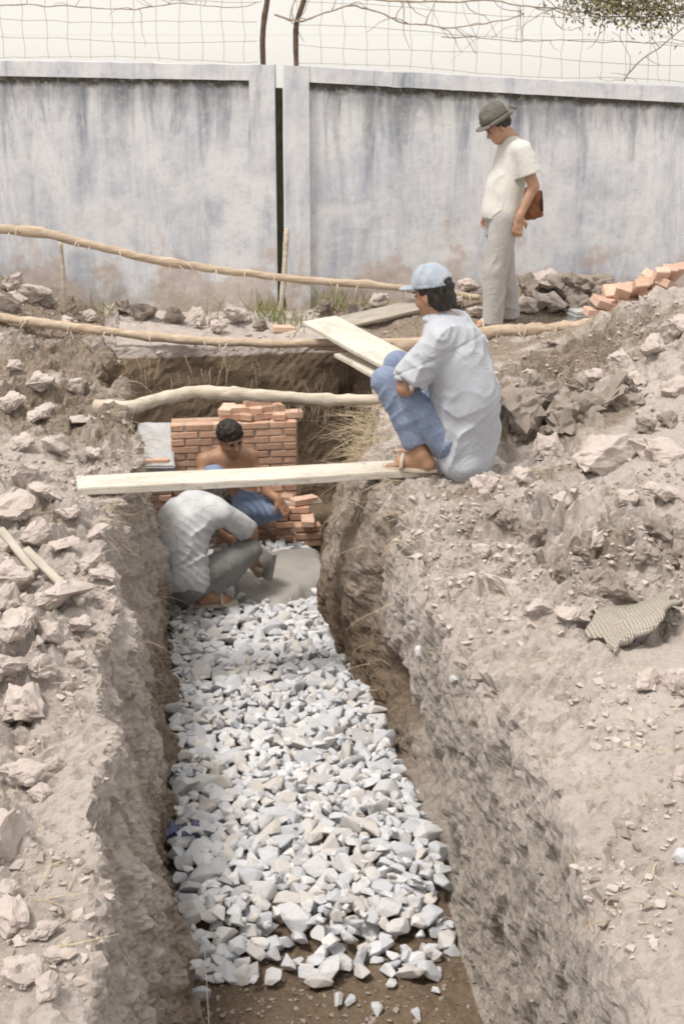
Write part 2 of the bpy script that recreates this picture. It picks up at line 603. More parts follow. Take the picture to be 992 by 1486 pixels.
def rough_box(name, size, cuts=6, amp=0.004, freq=9, seed=0, bevel=0.006):
    """a box centred on its base with worn, slightly uneven faces"""
    bm = bmesh.new()
    box_bm(bm, (-size[0] / 2, -size[1] / 2, 0), (size[0] / 2, size[1] / 2, size[2]))
    bmesh.ops.recalc_face_normals(bm, faces=bm.faces)
    if bevel:
        bmesh.ops.bevel(bm, geom=bm.edges[:], offset=bevel, segments=2, affect='EDGES')
    if cuts:
        bmesh.ops.subdivide_edges(bm, edges=[e for e in bm.edges if e.calc_length() > max(size) / (cuts + 1) * 0.9], cuts=cuts, use_grid_fill=True)
    bmesh.ops.triangulate(bm, faces=[f for f in bm.faces if len(f.verts) > 4])
    V = np.array([v.co[:] for v in bm.verts])
    D = np.stack([fbm(V * freq + 31.7 * k, 3, seed + k) for k in range(3)], 1) * amp
    for v, d in zip(bm.verts, D):
        v.co += Vector(d)
    return from_bm(name, bm)


# ------------------------------------------------------------------ terrain: one sheet with the trench cut into it
PIT_END = 9.88


def curve(tab, y):
    return np.interp(y, [t[0] for t in tab], [t[1] for t in tab])


RIM_L = [(-4, -0.22), (2.8, -0.20), (5.0, -0.19), (6.4, -0.22), (7.0, -0.14), (7.7, -0.11), (8.3, -0.24), (9.6, -0.36), (11, -0.36)]
BASE_L = [(-4, -0.02), (4.0, 0.0), (4.8, -0.04), (7.5, 0.02), (8.3, -0.01), (8.8, -0.16), (9.6, -0.28), (11, -0.28)]
RIM_R = [(-4, 1.12), (3.4, 1.06), (5.9, 1.08), (6.6, 1.05), (7.2, 1.14), (8.0, 1.26), (8.6, 1.38), (9.6, 1.46), (11, 1.46)]
BASE_R = [(-4, 1.04), (4.0, 1.06), (4.95, 1.10), (5.5, 1.05), (6.8, 1.01), (8.5, 0.99), (8.8, 1.10), (9.3, 1.34), (11, 1.36)]


def ground_top(x, y):
    """height of the undug ground and the spoil heaps"""
    z = 0.02 * fbm(np.stack([x * 0.8, y * 0.8, 0 * x], 1), 2, 50)
    right = np.clip(x - 1.28, 0, 4)
    slope = 0.10 * (1 - sstep(8.6, 10.0, y))
    sy = np.where(y < 8.2, 1.0, 1.25)
    z = z + 0.43 * np.exp(-((x - 3.55) / 0.78) ** 2 - ((y - 8.2) / sy) ** 2)
    z = z + np.minimum(slope * right, 1.0 + 0 * right)
    z = z + 0.36 * np.exp(-(((x + 1.35) / 0.55) ** 2 + ((y - 11.0) / 0.75) ** 2))
    z = z + 0.10 * np.exp(-(((x + 0.9) / 0.45) ** 2 + ((y - 8.2) / 1.6) ** 2))
    z = z + 0.22 * np.exp(-(((x - 3.1) / 0.60) ** 2 + ((y - 10.95) / 0.30) ** 2))
    z = z + 0.10 * np.exp(-(((x - 2.0) / 0.6) ** 2 + ((y - 11.0) / 0.4) ** 2))
    z = z + 0.12 * np.exp(-(((x - 1.95) / 0.28) ** 2 + ((y - 7.25) / 0.35) ** 2))
    z = z - 1.9 * sstep(12.4, 15.5, y)
    return z


def build_ground():
    ys = np.concatenate([np.linspace(-3, 2.0, 26)[:-1], np.arange(2.0, 5.6, 0.0125), np.arange(5.6, 9.70, 0.0165),
                         np.linspace(9.70, 10.02, 58)[:-1], np.arange(10.02, 11.7, 0.022), np.geomspace(11.7, 16, 24)])
    ny = len(ys)
    rl, bl, rr, br = (curve(t, ys) for t in (RIM_L, BASE_L, RIM_R, BASE_R))
    kern = np.hanning(41)
    kern /= kern.sum()
    sm = lambda a: np.convolve(np.pad(a, 20, mode='edge'), kern, 'valid')
    rl, bl, rr, br = sm(rl), sm(bl), sm(rr), sm(br)
    zz = 0 * ys
    rl = rl + 0.05 * fbm(np.stack([ys * 1.9, zz, zz], 1), 3, 61)
    rr = rr + 0.05 * fbm(np.stack([ys * 1.7, zz, zz], 1), 3, 62)
    bl = bl + 0.025 * fbm(np.stack([ys * 2.2, zz, zz], 1), 3, 63)
    br = br + 0.03 * fbm(np.stack([ys * 2.2, zz, zz], 1), 3, 64)
    depth = 1.17 * (1 - sstep(PIT_END - 0.10, PIT_END + 0.10, ys))
    depth = depth + 0 * ys
    n0, n1, n2, n3, n4, n5, n6 = 14, 96, 84, 46, 84, 190, 16
    secs = []
    t = np.linspace(0, 1, n0, endpoint=False)[None, :]
    far = -60 + (60 - 1.9) * (1 - (1 - t) ** 3)
    secs.append((far + 0 * ys[:, None], np.zeros((ny, n0)), np.zeros((ny, n0))))
    t = np.linspace(0, 1, n1, endpoint=False)[None, :]
    secs.append((-1.9 + (rl[:, None] + 1.9) * t, np.zeros((ny, n1)), np.zeros((ny, n1))))
    t = np.linspace(0, 1, n2, endpoint=False)[None, :]
    secs.append((rl[:, None] + (bl - rl)[:, None] * t, t + 0 * ys[:, None], np.ones((ny, n2))))
    t = np.linspace(0, 1, n3, endpoint=False)[None, :]
    secs.append((bl[:, None] + (br - bl)[:, None] * t, np.ones((ny, n3)), np.full((ny, n3), 2.0)))
    t = np.linspace(0, 1, n4, endpoint=False)[None, :]
    secs.append((br[:, None] + (rr - br)[:, None] * t, 1 - t + 0 * ys[:, None], np.full((ny, n4), 3.0)))
    t = np.linspace(0, 1, n5, endpoint=False)[None, :]
    secs.append((rr[:, None] + (4.6 - rr[:, None]) * t, np.zeros((ny, n5)), np.zeros((ny, n5))))
    t = np.linspace(0, 1, n6)[None, :]
    secs.append((4.6 + 60 * t ** 3 + 0 * ys[:, None], np.zeros((ny, n6)), np.zeros((ny, n6))))
    X = np.concatenate([s[0] for s in secs], 1)
    D = np.concatenate([s[1] for s in secs], 1)
    Z = np.concatenate([s[2] for s in secs], 1)
    Y = np.repeat(ys[:, None], X.shape[1], 1)
    G = ground_top(X.ravel(), Y.ravel()).reshape(X.shape)
    H = G * (1 - D * depth[:, None] / 1.17) - D * depth[:, None]
    # talus along the foot of the right-hand face, further up the trench
    tal = np.exp(-((Y - 7.3) / 0.75) ** 2) * (Z == 3)
    X = X - tal * 0.16 * np.sin(np.clip(D, 0, 1) * math.pi) * (X > 0.6)
    # round the rims
    P = np.stack([X, Y, H], 2)
    for _ in range(3):
        P[:, 1:-1] = (P[:, :-2] + 2 * P[:, 1:-1] + P[:, 2:]) / 4
    j0 = n0 + n1 + n2 + n3 + 40
    keep = sstep(6.0, 7.0, ys)[:, None, None]
    Pr = P[:, j0:j0 + 90].copy()
    for _ in range(7):
        Pr[:, 1:-1] = (Pr[:, :-2] + 2 * Pr[:, 1:-1] + Pr[:, 2:]) / 4
    P[:, j0:j0 + 90] = P[:, j0:j0 + 90] * keep + Pr * (1 - keep)
    # hollows eaten into the right-hand face: (y, z, depth, ry, rz)
    for (hy, hz, hd, ry, rz) in ((5.72, -0.84, 0.50, 0.36, 0.13), (4.62, -0.95, 0.12, 0.08, 0.14), (5.25, -1.05, 0.24, 0.26, 0.17), (5.7, -1.0, 0.15, 0.25, 0.25),
                                 (4.05, -0.93, 0.11, 0.06, 0.10), (5.9, -0.62, 0.05, 0.09, 0.2), (6.4, -0.4, 0.08, 0.12, 0.26), (3.62, -1.0, 0.12, 0.08, 0.1)):
        r2 = ((P[..., 1] - hy) / ry) ** 2 + ((P[..., 2] - hz) / rz) ** 2
        g = (1 / (1 + r2 ** 3) if hd > 0.3 else np.exp(-r2)) * (Z == 3)
        P[..., 0] += hd * g
    # normals of the smooth sheet
    du = np.gradient(P, axis=1)
    dv = np.gradient(P, axis=0)
    N = np.cross(du, dv)
    N /= np.linalg.norm(N, axis=2)[..., None] + 1e-9
    V = P.reshape(-1, 3)
    N = N.reshape(-1, 3)
    D, Zf = D.ravel(), Z.ravel()
    near = ((V[:, 0] > -2.2) & (V[:, 0] < 4.8) & (V[:, 1] > 1.5) & (V[:, 1] < 12.2))
    q = V[near]
    d, zf = D[near], Zf[near]
    top = (1 - sstep(0.0, 0.12, d))
    wall = ((zf == 1) | (zf == 3)) * sstep(0.02, 0.15, d)
    floor = (zf == 2) * 1.0
    x, y = q[:, 0], q[:, 1]
    # the trodden strip along the left rim is smoother, so is the sloping bank beside the right rim
    smoothL = sstep(-0.48, -0.32, x) * (x < 0.3) * (1 - sstep(5.0, 6.4, y))
    smoothR = (x > 0.8) * (1 - sstep(1.35, 1.7, x)) * (1 - sstep(5.6, 6.6, y))
    rough = np.clip(1 - 0.75 * smoothL - 0.5 * smoothR, 0.15, 1)
    patch = np.clip(0.75 + 0.9 * fbm(q * 1.1, 3, 71), 0.12, 1.6)
    patch = patch * (1 - 0.72 * sstep(9.2, 9.8, y) * (x > 1.3) * (x < 3.1))
    disp = 0.030 * fbm(q * 2.4, 4, 70)
    w = q + 0.05 * np.stack([vnoise(q * 7 + 9 * k, 76 + k) for k in range(3)], 1)
    far = 1 - 0.5 * sstep(6.5, 9.0, y)
    h = 0.072 * far * facets(w * 4.5, 81) + 0.050 * far * facets(w * 9.5, 82) + 0.026 * far * facets(w * 21, 83) + 0.05 * lumps(q * 6.5, 88, 0.35) + 0.022 * lumps(q * 17, 89, 0.5) + 0.010 * lumps(q * 36, 84, 0.6)
    disp = disp + top * rough * patch * (h - 0.01)
    disp = disp + top * (1 - rough) * (0.012 * lumps(q * 17, 85, 0.4) + 0.022 * facets(w * 11, 98) + 0.012 * facets(w * 25, 99)) + top * (1 - rough) * 0.012 * fbm(q * 9, 3, 86)
    disp = disp - top * smoothR * (0.030 * lumps(q * 8, 101, 0.16) + 0.018 * lumps(q * 18, 102, 0.28) + 0.010 * lumps(q * 34, 103, 0.3))
    disp = disp - top * smoothL * (0.016 * lumps(q * 14, 104, 0.18) + 0.010 * lumps(q * 28, 105, 0.25))
    # dug faces: spade facets, small holes, crumbs
    qs = q * np.array([3.2, 3.2, 1.1])
    cut = 1 - 0.5 * (zf == 3) * (1 - sstep(5.8, 6.8, y))
    face = 0.045 * cut * fbm(qs, 4, 90) + 0.018 * cut * fbm(q * 8, 4, 91) + (0.030 - 0.016 * (zf == 3)) * facets(w * np.array([8, 8, 5]), 87) + (0.018 - 0.008 * (zf == 3)) * facets(w * 19, 97) - 0.030 * lumps(q * 7, 92, 0.10) - 0.016 * lumps(q * 16, 93, 0.18) + 0.010 * lumps(q * 26, 94, 0.4)
    disp = disp + wall * face
    disp = disp + floor * (0.014 * fbm(q * 4, 4, 95) + 0.008 * lumps(q * 25, 96, 0.5))
    grit = fbm(q * 48, 2, 110)
    disp = disp + grit * (0.0055 * top * (1 - 0.6 * smoothL - 0.4 * smoothR) + 0.0042 * wall + 0.003 * floor)
    V2 = V.copy()
    V2[near] = q + N[near] * disp[:, None]
    nx = X.shape[1]
    idx = np.arange(ny * nx).reshape(ny, nx)
    Q = np.stack([idx[:-1, :-1], idx[:-1, 1:], idx[1:, 1:], idx[1:, :-1]], 2).reshape(-1, 4)
    me = from_np('ground', V2, Q, False)
    damp = np.zeros(len(V))
    endw = sstep(9.5, 9.75, V[:, 1]) * sstep(-0.02, -0.12, V[:, 2] * 1.0)
    damp[:] = np.clip(D * 1.0, 0, 1) * 0
    low = sstep(-0.45, -1.0, V[:, 2])
    damp = np.where(Zf == 2, 1.0, 0.0) + np.where(Zf == 1, 0.10 + 0.42 * low, 0) + np.where(Zf == 3, 0.05 + 0.42 * low, 0)
    up_right = (Zf == 3) * sstep(5.6, 6.6, V[:, 1])
    damp = damp + up_right * 0.36
    damp = np.where(V[:, 1] > 8.7, np.where(Zf > 0, 0.75, damp), damp)
    dug = sstep(0.25, 0.6, np.repeat(depth, X.shape[1]))
    damp = damp * dug
    damp = np.where((V[:, 1] > 9.6) & (V[:, 2] < -0.06) & (np.abs(V[:, 0] - 0.5) < 1.4) & (V[:, 1] < 11), 0.95, damp)
    clay = dug * (Zf == 3) * sstep(0.04, 0.2, D) * (1 - sstep(5.0, 6.6, V[:, 1])) * 0.75 + (Zf == 1) * 0.15 * (1 - low)
    damp = damp * (1 - 0.6 * (clay > 0.3))
    fresh = np.zeros(len(V))
    for (cx, cy, cr, amt) in ((2.0, 7.3, 0.6, 0.95), (2.5, 8.3, 0.7, 0.8), (-0.55, 8.0, 0.8, 0.85), (-0.6, 9.3, 0.8, 0.9), (2.4, 9.3, 0.7, 0.8), (1.75, 5.3, 0.32, 0.6), (1.35, 5.75, 0.25, 0.5), (1.5, 6.2, 0.3, 0.5), (-0.5, 6.2, 0.35, 0.4), (-0.5, 3.0, 0.2, 0.4), (1.9, 6.3, 0.3, 0.5)):
        fresh = np.maximum(fresh, amt * np.exp(-((V[:, 0] - cx) ** 2 + (V[:, 1] - cy) ** 2) / cr ** 2))
    fresh = np.maximum(fresh, 0.9 * sstep(9.9, 10.3, V[:, 1])) * (Zf != 2)
    fresh = np.where((Zf == 3) & (D > 0.1) & (V[:, 1] < 8.6), 0.22 + 0.3 * low + 0.3 * sstep(5.6, 6.6, V[:, 1]), fresh)
    fresh = np.where((Zf == 1) & (D > 0.15), 0.26 + 0.3 * low, fresh)
    for nm, arr in (('damp', damp), ('clay', clay), ('fresh', fresh)):
        a = me.attributes.new(nm, 'FLOAT', 'POINT')
        a.data.foreach_set('value', np.clip(arr, 0, 1).astype(np.float32))
    o = link('ground', me, 'soil')
    tag(o, kind='structure')
    tris = np.concatenate([Q[:, [0, 1, 2]], Q[:, [0, 2, 3]]])
    return BVHTree.FromPolygons([tuple(v) for v in V2.tolist()], [tuple(t) for t in tris.tolist()]), o


BVH, GROUND = build_ground()


def drop(x, y, z0=3.0):
    h = BVH.ray_cast(Vector((x, y, z0)), Vector((0, 0, -1)))
    return h[0].z if h[0] is not None else 0.0


def hit(px, py):
    h = BVH.ray_cast(Vector(CAMP), Vector(ray(px, py)).normalized())
    return (np.array(h[0]), np.array(h[1])) if h[0] is not None else (atz(px, py, 0), np.array((0, 0, 1.0)))


# made-up water sheet mirroring the pale sky, and far country behind the wall
bm = bmesh.new()
vs = [bm.verts.new(c) for c in ((-5000, 14.0, -1.55), (5000, 14.0, -1.55), (5000, 7500, -1.55), (-5000, 7500, -1.55))]
bm.faces.new(vs)
tag(link('added_water', from_bm('added_water', bm), 'sky_mirror'), kind='structure')
bm = bmesh.new()
vs = [bm.verts.new(c) for c in ((-5000, -4000, -2.6), (5000, -4000, -2.6), (5000, 7500, -2.6), (-5000, 7500, -2.6))]
bm.faces.new(vs)
tag(link('terrain', from_bm('terrain', bm), 'clod'), kind='structure')

# ------------------------------------------------------------------ perimeter walls
def build_wall(A, B, zA, zB, pillar_at, label, extra_pillar):
    """one framed wall panel from A to B (front face), coping height zA..zB, pillar at the start or the end"""
    A, B = np.asarray(A, float), np.asarray(B, float)
    L = np.linalg.norm(B - A)
    rz = math.atan2(B[1] - A[1], B[0] - A[0])
    e = empty('perimeter_wall', (A[0], A[1], 0), rz)
    sl = (zB - zA) / L

    def slab(name, x0, x1, y0, y1, b0, t0, t1, seed, panel):
        # a plastered block with a sloping top, front face finely divided and slightly uneven
        nx, nz = max(2, int((x1 - x0) / 0.05)), 40
        xs = np.linspace(x0, x1, nx)
        tz = t0 + (t1 - t0) * (xs - x0) / (x1 - x0)
        bz = np.array([b0(x) if callable(b0) else b0 for x in xs])
        tt = np.linspace(0, 1, nz)
        Zg = bz[:, None] + (tz - bz)[:, None] * tt[None, :]
        Xg = np.repeat(xs[:, None], nz, 1)
        fr = np.stack([Xg, np.full_like(Xg, y0), Zg], 2).reshape(-1, 3)
        fr[:, 1] += 0.003 * fbm(fr * 5 + seed, 3, seed)
        bk = np.stack([Xg, np.full_like(Xg, y1), Zg], 2).reshape(-1, 3)
        ragged = 0.004 * fbm(np.stack([xs * 9, 0 * xs, 0 * xs], 1), 3, seed + 3)
        top_i = np.arange(nx) * nz + nz - 1
        fr[top_i, 2] += ragged
        bk[top_i, 2] += ragged
        V = np.vstack([fr, bk])
        M = nx * nz
        g = np.arange(M).reshape(nx, nz)
        quads = [np.stack([g[:-1, :-1], g[1:, :-1], g[1:, 1:], g[:-1, 1:]], 2).reshape(-1, 4),
                 M + np.stack([g[:-1, :-1], g[:-1, 1:], g[1:, 1:], g[1:, :-1]], 2).reshape(-1, 4),
                 np.stack([g[:-1, -1], g[1:, -1], M + g[1:, -1], M + g[:-1, -1]], 1),
                 np.stack([g[:-1, 0], M + g[:-1, 0], M + g[1:, 0], g[1:, 0]], 1),
                 np.stack([g[0, :-1], g[0, 1:], M + g[0, 1:], M + g[0, :-1]], 1),
                 np.stack([g[-1, :-1], M + g[-1, :-1], M + g[-1, 1:], g[-1, 1:]], 1)]
        me = from_np(name, V, np.vstack(quads), False)
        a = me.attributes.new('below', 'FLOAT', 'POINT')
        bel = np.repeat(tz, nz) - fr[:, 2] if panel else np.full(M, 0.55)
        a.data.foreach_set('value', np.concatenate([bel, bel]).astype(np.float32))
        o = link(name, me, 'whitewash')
        o.parent = e
        return o

    top = lambda x: zA + sl * x
    pw = 0.195
    p0, p1 = (0, pw) if pillar_at == 'start' else (L - pw, L)
    q0, q1 = (pw, L) if pillar_at == 'start' else (0, L - pw)
    bh = 0.115
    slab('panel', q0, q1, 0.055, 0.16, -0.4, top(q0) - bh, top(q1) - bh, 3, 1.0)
    slab('coping', q0, q1, 0.004, 0.19, lambda x: top(x) - bh + 0.003, top(q0), top(q1), 5, 0.0)
    slab('pillar', p0, p1, 0.0, 0.195, -0.4, top(p0) + 0.004, top(p1) + 0.004, 9, 0.0)
    tag(e, label, 'wall')
    return e, L


JX0, JX1 = aty(398, 100, 11.3)[0], aty(411, 100, 11.3)[0]
lz0 = aty(399, 95, 11.30)[2]
lz1 = aty(0, 88, 11.62)[2]
wl_A = np.array((-4.2, 11.30 + 0.15 * (JX0 + 4.2)))
wl_dz = (lz0 - lz1) / (JX0 + 1.05)
WL, _ = build_wall(wl_A, (JX0, 11.30), lz0 - wl_dz * (JX0 + 4.2), lz0, 'end', 'weathered whitewashed wall with grime streaks and a dark band under its coping, behind the long thin pole', False)
rz0 = aty(411, 95, 11.30)[2]
rz1 = aty(992, 127, 10.95)[2]
rx1 = aty(992, 127, 10.95)[0]
sl = (rz1 - rz0) / (rx1 - JX1)
WR, _ = build_wall((JX1, 11.30), (7.2, 11.30 - 0.35 / (rx1 - JX1) * (7.2 - JX1)), rz0, rz0 + sl * (7.2 - JX1), 'start', 'weathered whitewashed wall with sloping coping, behind the man in the felt hat', False)


def wall_y(x):
    return 11.30 - 0.15 * (x - JX0) if x < JX1 else 11.30 - 0.35 / (rx1 - JX1) * (x - JX1)


# dark mossy strip added for the shade in the joint between the walls
me = rough_box('joint_shade', (JX1 - JX0 - 0.012, 0.06, 1.9), 10, 0.006, 12, 3, 0)
o = link('joint_shade', me, 'shade_moss')
o.location = ((JX0 + JX1) / 2 + 0.004, 11.40, -0.2)
tag(o, 'dark mossy strip put in for the shade of the gap between the two walls', 'joint')

# ------------------------------------------------------------------ wire fence on top of the walls
for (px0, px1, lab) in ((377, 387, 'rusty iron rod standing on the coping over the dark band, bent tip'), (425, 440, 'rusty iron rod standing on the pillar of the sloping-top wall, curved towards its tip')):
    base = aty(px0 + 5, 97, 11.36)
    pts = spline([base + np.array((0, 0, -0.05)), aty(px0 + 4, 60, 11.36), aty(px0 + 6, 30, 11.36), aty(px1 + 1, 0, 11.36), aty(px1 + 7, -40, 11.36)], 20)
    o = link('iron_rod', tube_mesh('iron_rod', pts, 0.0205, 8, 0.15, px0), 'rusty_iron')
    tag(o, lab, 'rod', 'iron rods on the wall')


def fence(x0, x1, label, seed):
    rnd = random.Random(seed)
    e = empty('wire_fence', ((x0 + x1) / 2, wall_y((x0 + x1) / 2) + 0.07, 1.8))
    zt = lambda x: (lz0 + (lz1 - lz0) * (JX0 - x) / (JX0 + 1.05)) if x < JX1 else rz0 + sl * (x - JX1)
    for k, dz in enumerate((0.03, 0.16, 0.30, 0.46, 0.62)):
        n = 26
        xs = np.linspace(x0, x1, n)
        ph = rnd.random() * 9
        pts = [(x, wall_y(x) + 0.07, zt(x) + dz + 0.012 * math.sin(x * 3.1 + ph) + rnd.uniform(-0.006, 0.006)) for x in xs]
        link('wire', tube_mesh('wire', pts, 0.0019, 5), 'wire', e)
    x = x0
    while x < x1:
        pts = [(x + rnd.uniform(-0.012, 0.012), wall_y(x) + 0.075 + rnd.uniform(-0.004, 0.004), zt(x) + 0.02 + 0.62 * t / 7) for t in range(8)]
        link('wire', tube_mesh('wire', pts, 0.0015, 4), 'wire', e)
        x += 0.165 + rnd.uniform(-0.015, 0.015)
    tag(e, label, 'fence')


fence(-2.0, JX0 - 0.12, 'thin wire mesh fence on the coping of the wall with grime stains', 3)
fence(JX1 + 0.12, 5.4, 'thin wire mesh fence tangled with dry creepers on the sloping wall', 4)


def creeper(name, pxs, r, label, seed, twigs=8, leaves=0):
    rnd = random.Random(seed)
    pts = []
    for (px, py) in pxs:
        p = aty(px, py, 11.4)
        p[1] = wall_y(p[0]) + 0.055 + rnd.uniform(-0.01, 0.02)
        pts.append(aty(px, py, p[1]))
    r = r * 0.78
    main = spline(pts, 16 * len(pts))
    main += 0.012 * np.stack([fbm(main * 6 + k, 3, seed + k) for k in range(3)], 1)
    e = empty(name, tuple(main[0]))
    link('stem', tube_mesh('stem', main, np.linspace(r, r * 0.55, len(main)), 6, 0.2, seed), 'vine_bark', e)
    for _ in range(twigs):
        b = main[rnd.randrange(len(main))]
        L = rnd.uniform(0.10, 0.38)
        a = rnd.uniform(-0.5, 1.0) * math.pi
        q = [b]
        for s in range(6):
            a += rnd.uniform(-0.5, 0.5)
            q.append(q[-1] + np.array((math.cos(a), rnd.uniform(-0.15, 0.15), math.sin(a))) * L / 6)
        link('twig', tube_mesh('twig', np.array(q), np.linspace(r * 0.5, r * 0.22, 7), 5), 'vine_bark', e)
    if leaves:
        V, Q = [], []
        for _ in range(leaves):
            c = main[rnd.randrange(len(main))] + np.array((rnd.gauss(0, 0.16), rnd.uniform(-0.10, 0.05), rnd.gauss(0.02, 0.09)))
            a = Vector((rnd.gauss(0, 1), rnd.gauss(0, 1), rnd.gauss(0, 1))).normalized()
            b = a.orthogonal().normalized()
            s = rnd.uniform(0.012, 0.03)
            k = len(V)
            cv = Vector(c)
            up = a.cross(b) * s * 0.25
            V += [cv - a * s, cv + b * s * 0.5 + up, cv + a * s, cv - b * s * 0.5 + up]
            Q.append((k, k + 1, k + 2, k + 3))
        o = link('foliage', from_np('foliage', [tuple(v) for v in V], Q, False), 'vine_leaf', e)
        o['kind'] = 'stuff'
    tag(e, label, 'creeper', 'creepers on the wire fence')


creeper('dry_creeper', [(0, 10), (90, 8), (180, 14), (260, 6), (340, 12), (380, 2)], 0.007, 'thin dry creeper trailing along the wire up to the bent iron rod', 21, 12)
creeper('dry_creeper', [(400, 20), (440, 30), (500, 8), (540, 14), (580, 30), (640, 40), (700, 34), (760, 20)], 0.011, 'thick dry creeper sagging along the wire above the felt hat', 22, 14)
creeper('dry_creeper', [(520, -4), (600, 4), (700, 2), (800, 12), (900, 24), (1010, 18)], 0.011, 'dry creeper with a long straight stem high on the wire', 23, 16)
creeper('dry_creeper', [(640, 52), (740, 58), (850, 60), (930, 62), (1010, 64)], 0.006, 'thin dry creeper running just above the sloping coping', 24, 16)
creeper('leafy_creeper', [(840, -6), (890, 6), (950, 14), (1030, 4), (1100, 10)], 0.012, 'leafy olive-brown creeper massed over the end of the wire fence', 25, 14, 3200)
creeper('dry_creeper', [(905, 118), (925, 90), (960, 66), (990, 40)], 0.008, 'short dry branch slanting up from the sloping coping', 26, 6)

# ------------------------------------------------------------------ poles, logs and planks
def pole(pxz, r0, r1, mat, label, seed, name='wooden_pole', knots=3, n=70, wob=0.2, flakes=0):
    pts = spline([atz(px, py, z) if y is None else aty(px, py, y) for (px, py, z, y) in pxz], n)
    L = np.linspace(0, 1, n)
    r = r0 + (r1 - r0) * L
    rnd = random.Random(seed)
    for _ in range(knots):
        c = rnd.random()
        r = r * (1 + 0.28 * np.exp(-((L - c) / 0.012) ** 2))
    pts = pts + 0.008 * np.stack([fbm(pts * 3.5 + k * 7, 2, seed + k) for k in range(3)], 1)
    if flakes or True:
        e = empty(name, tuple(pts[0]))
        link('shaft', tube_mesh('shaft', pts, r, 12, wob, seed), mat, e)
        for _ in range(flakes):
            i = rnd.randrange(3, n - 3)
            a = pts[i] + np.array((0, -r[i] * 0.9, rnd.uniform(-0.7, 0.7) * r[i]))
            q = [a]
            d = np.array((rnd.uniform(-0.6, 0.6), -0.5, -0.7))
            for s in range(4):
                d = d + np.array((rnd.uniform(-0.4, 0.4), 0, rnd.uniform(-0.5, 0.1)))
                q.append(q[-1] + d / np.linalg.norm(d) * rnd.uniform(0.01, 0.03))
            link('bark_strip', tube_mesh('bark_strip', np.array(q), np.linspace(0.006, 0.002, 5), 4), 'bark_flake', e)
    tag(e, label, 'pole')
    return pts


pole([(-60, 330, 0, 10.75), (60, 338, 0, 10.75), (160, 362, 0, 10.75), (280, 386, 0, 10.75), (420, 404, 0, 10.72), (560, 415, 0, 10.70), (640, 425, 0, 10.70), (694, 431, 0, 10.70)],
     0.034, 0.026, 'peeled_bark', 'long thin pole with peeling bark slanting across in front of the wall', 31, knots=5, flakes=22)
pole([(-60, 455, 0.20, None), (40, 466, 0.16, None), (150, 481, 0.10, None), (300, 496, 0.05, None), (450, 498, 0.05, None), (620, 495, 0.05, None)],
     0.034, 0.028, 'peeled_bark', 'long pole lying along the far edge of the pit with hanging bark strips', 32, knots=5, flakes=16)
pole([(575, 503, 0.05, None), (690, 486, 0.06, None), (780, 478, 0.07, None), (868, 470, 0.09, None)],
     0.050, 0.044, 'peeled_bark', 'thick log on the ground at the feet of the man in the felt hat', 33, 'wooden_log', 3, flakes=18)
pole([(138, 588, 0.05, None), (190, 590, 0.05, None), (240, 577, 0.07, None), (285, 571, 0.07, None), (400, 577, 0.06, None), (470, 580, 0.05, None), (560, 579, 0.05, None)],
     0.045, 0.030, 'bare_wood', 'crooked bare branch laid across the trench above the brickwork', 34, 'wooden_branch', 4, 80, 0.16)
pole([(420, 498, 0.02, None), (520, 507, 0.0, None), (600, 505, 0.0, None)], 0.018, 0.014, 'peeled_bark', 'short thin stick under the long pole beside the leaning boards', 35, 'wooden_stick', 1, 30)

for (a, b, r, lab) in (((416, 332, 11.12), (402, 475, 11.0), 0.02, 'rough upright stick leaning on the wall joint'), ((88, 352, 10.9), (92, 440, 10.9), 0.016, 'short upright stake propping the long thin pole')):
    p0, p1 = aty(*a), aty(*b)
    p1 = p1 - np.array((0, 0, 0.08))
    pts = spline([p0, (p0 + p1) / 2 + np.array((0.01, 0, 0)), p1], 20)
    o = link('wooden_stake', tube_mesh('wooden_stake', pts, np.linspace(r, r * 1.15, 20), 8, 0.2, 3), 'bare_wood')
    tag(o, lab, 'stake')


def plank(p0, p1, width, thick, mat, label, seed, roll=0.0, sag=0.0, name='wooden_plank', cat='plank'):
    p0, p1 = np.asarray(p0, float), np.asarray(p1, float)
    L = np.linalg.norm(p1 - p0)
    me = rough_box(name, (L, width, thick), 22, 0.0025, 7, seed, 0.004)
    V = np.array([v.co[:] for v in me.vertices])
    V[:, 2] -= sag * (1 - (2 * V[:, 0] / L) ** 2)
    V[:, 1] += 0.006 * np.sin(V[:, 0] * 2.3 + seed)
    # chipped ends
    endm = np.abs(V[:, 0]) > L / 2 - 0.03
    V[endm, 0] += 0.003 * fbm(V[endm] * 40, 2, seed)
    me.vertices.foreach_set('co', V.astype(np.float32).ravel())
    o = link(name, me, mat)
    d = Vector(p1 - p0).normalized()
    y = Vector((0, 0, 1)).cross(d).normalized()
    z = d.cross(y)
    M = Matrix((d, y, z)).transposed().to_4x4() @ Matrix.Rotation(roll, 4, 'X')
    M.translation = Vector((p0 + p1) / 2)
    o.matrix_world = M
    tag(o, label, cat)
    return o


plank((-0.385, 6.60, 0.030), (1.72, 6.73, 0.030), 0.21, 0.036, 'sawn_timber', 'pale plank bridging the trench under the squatting man', 41, 0.0, 0.008)
plank(atz(462, 468, 0.16), atz(650, 566, 0.13), 0.26, 0.028, 'sawn_timber', 'pale board leaning over the pit edge, on top of another board', 42, 0.10)
plank(atz(505, 516, 0.05), atz(665, 600, 0.08), 0.20, 0.026, 'sawn_timber', 'pale board underneath the other board beside the pit', 43, 0.05)
plank(atz(490, 472, 0.03), atz(606, 446, 0.10), 0.13, 0.03, 'old_timber', 'short grey board lying in the rubble near the wall', 44, 0.5)
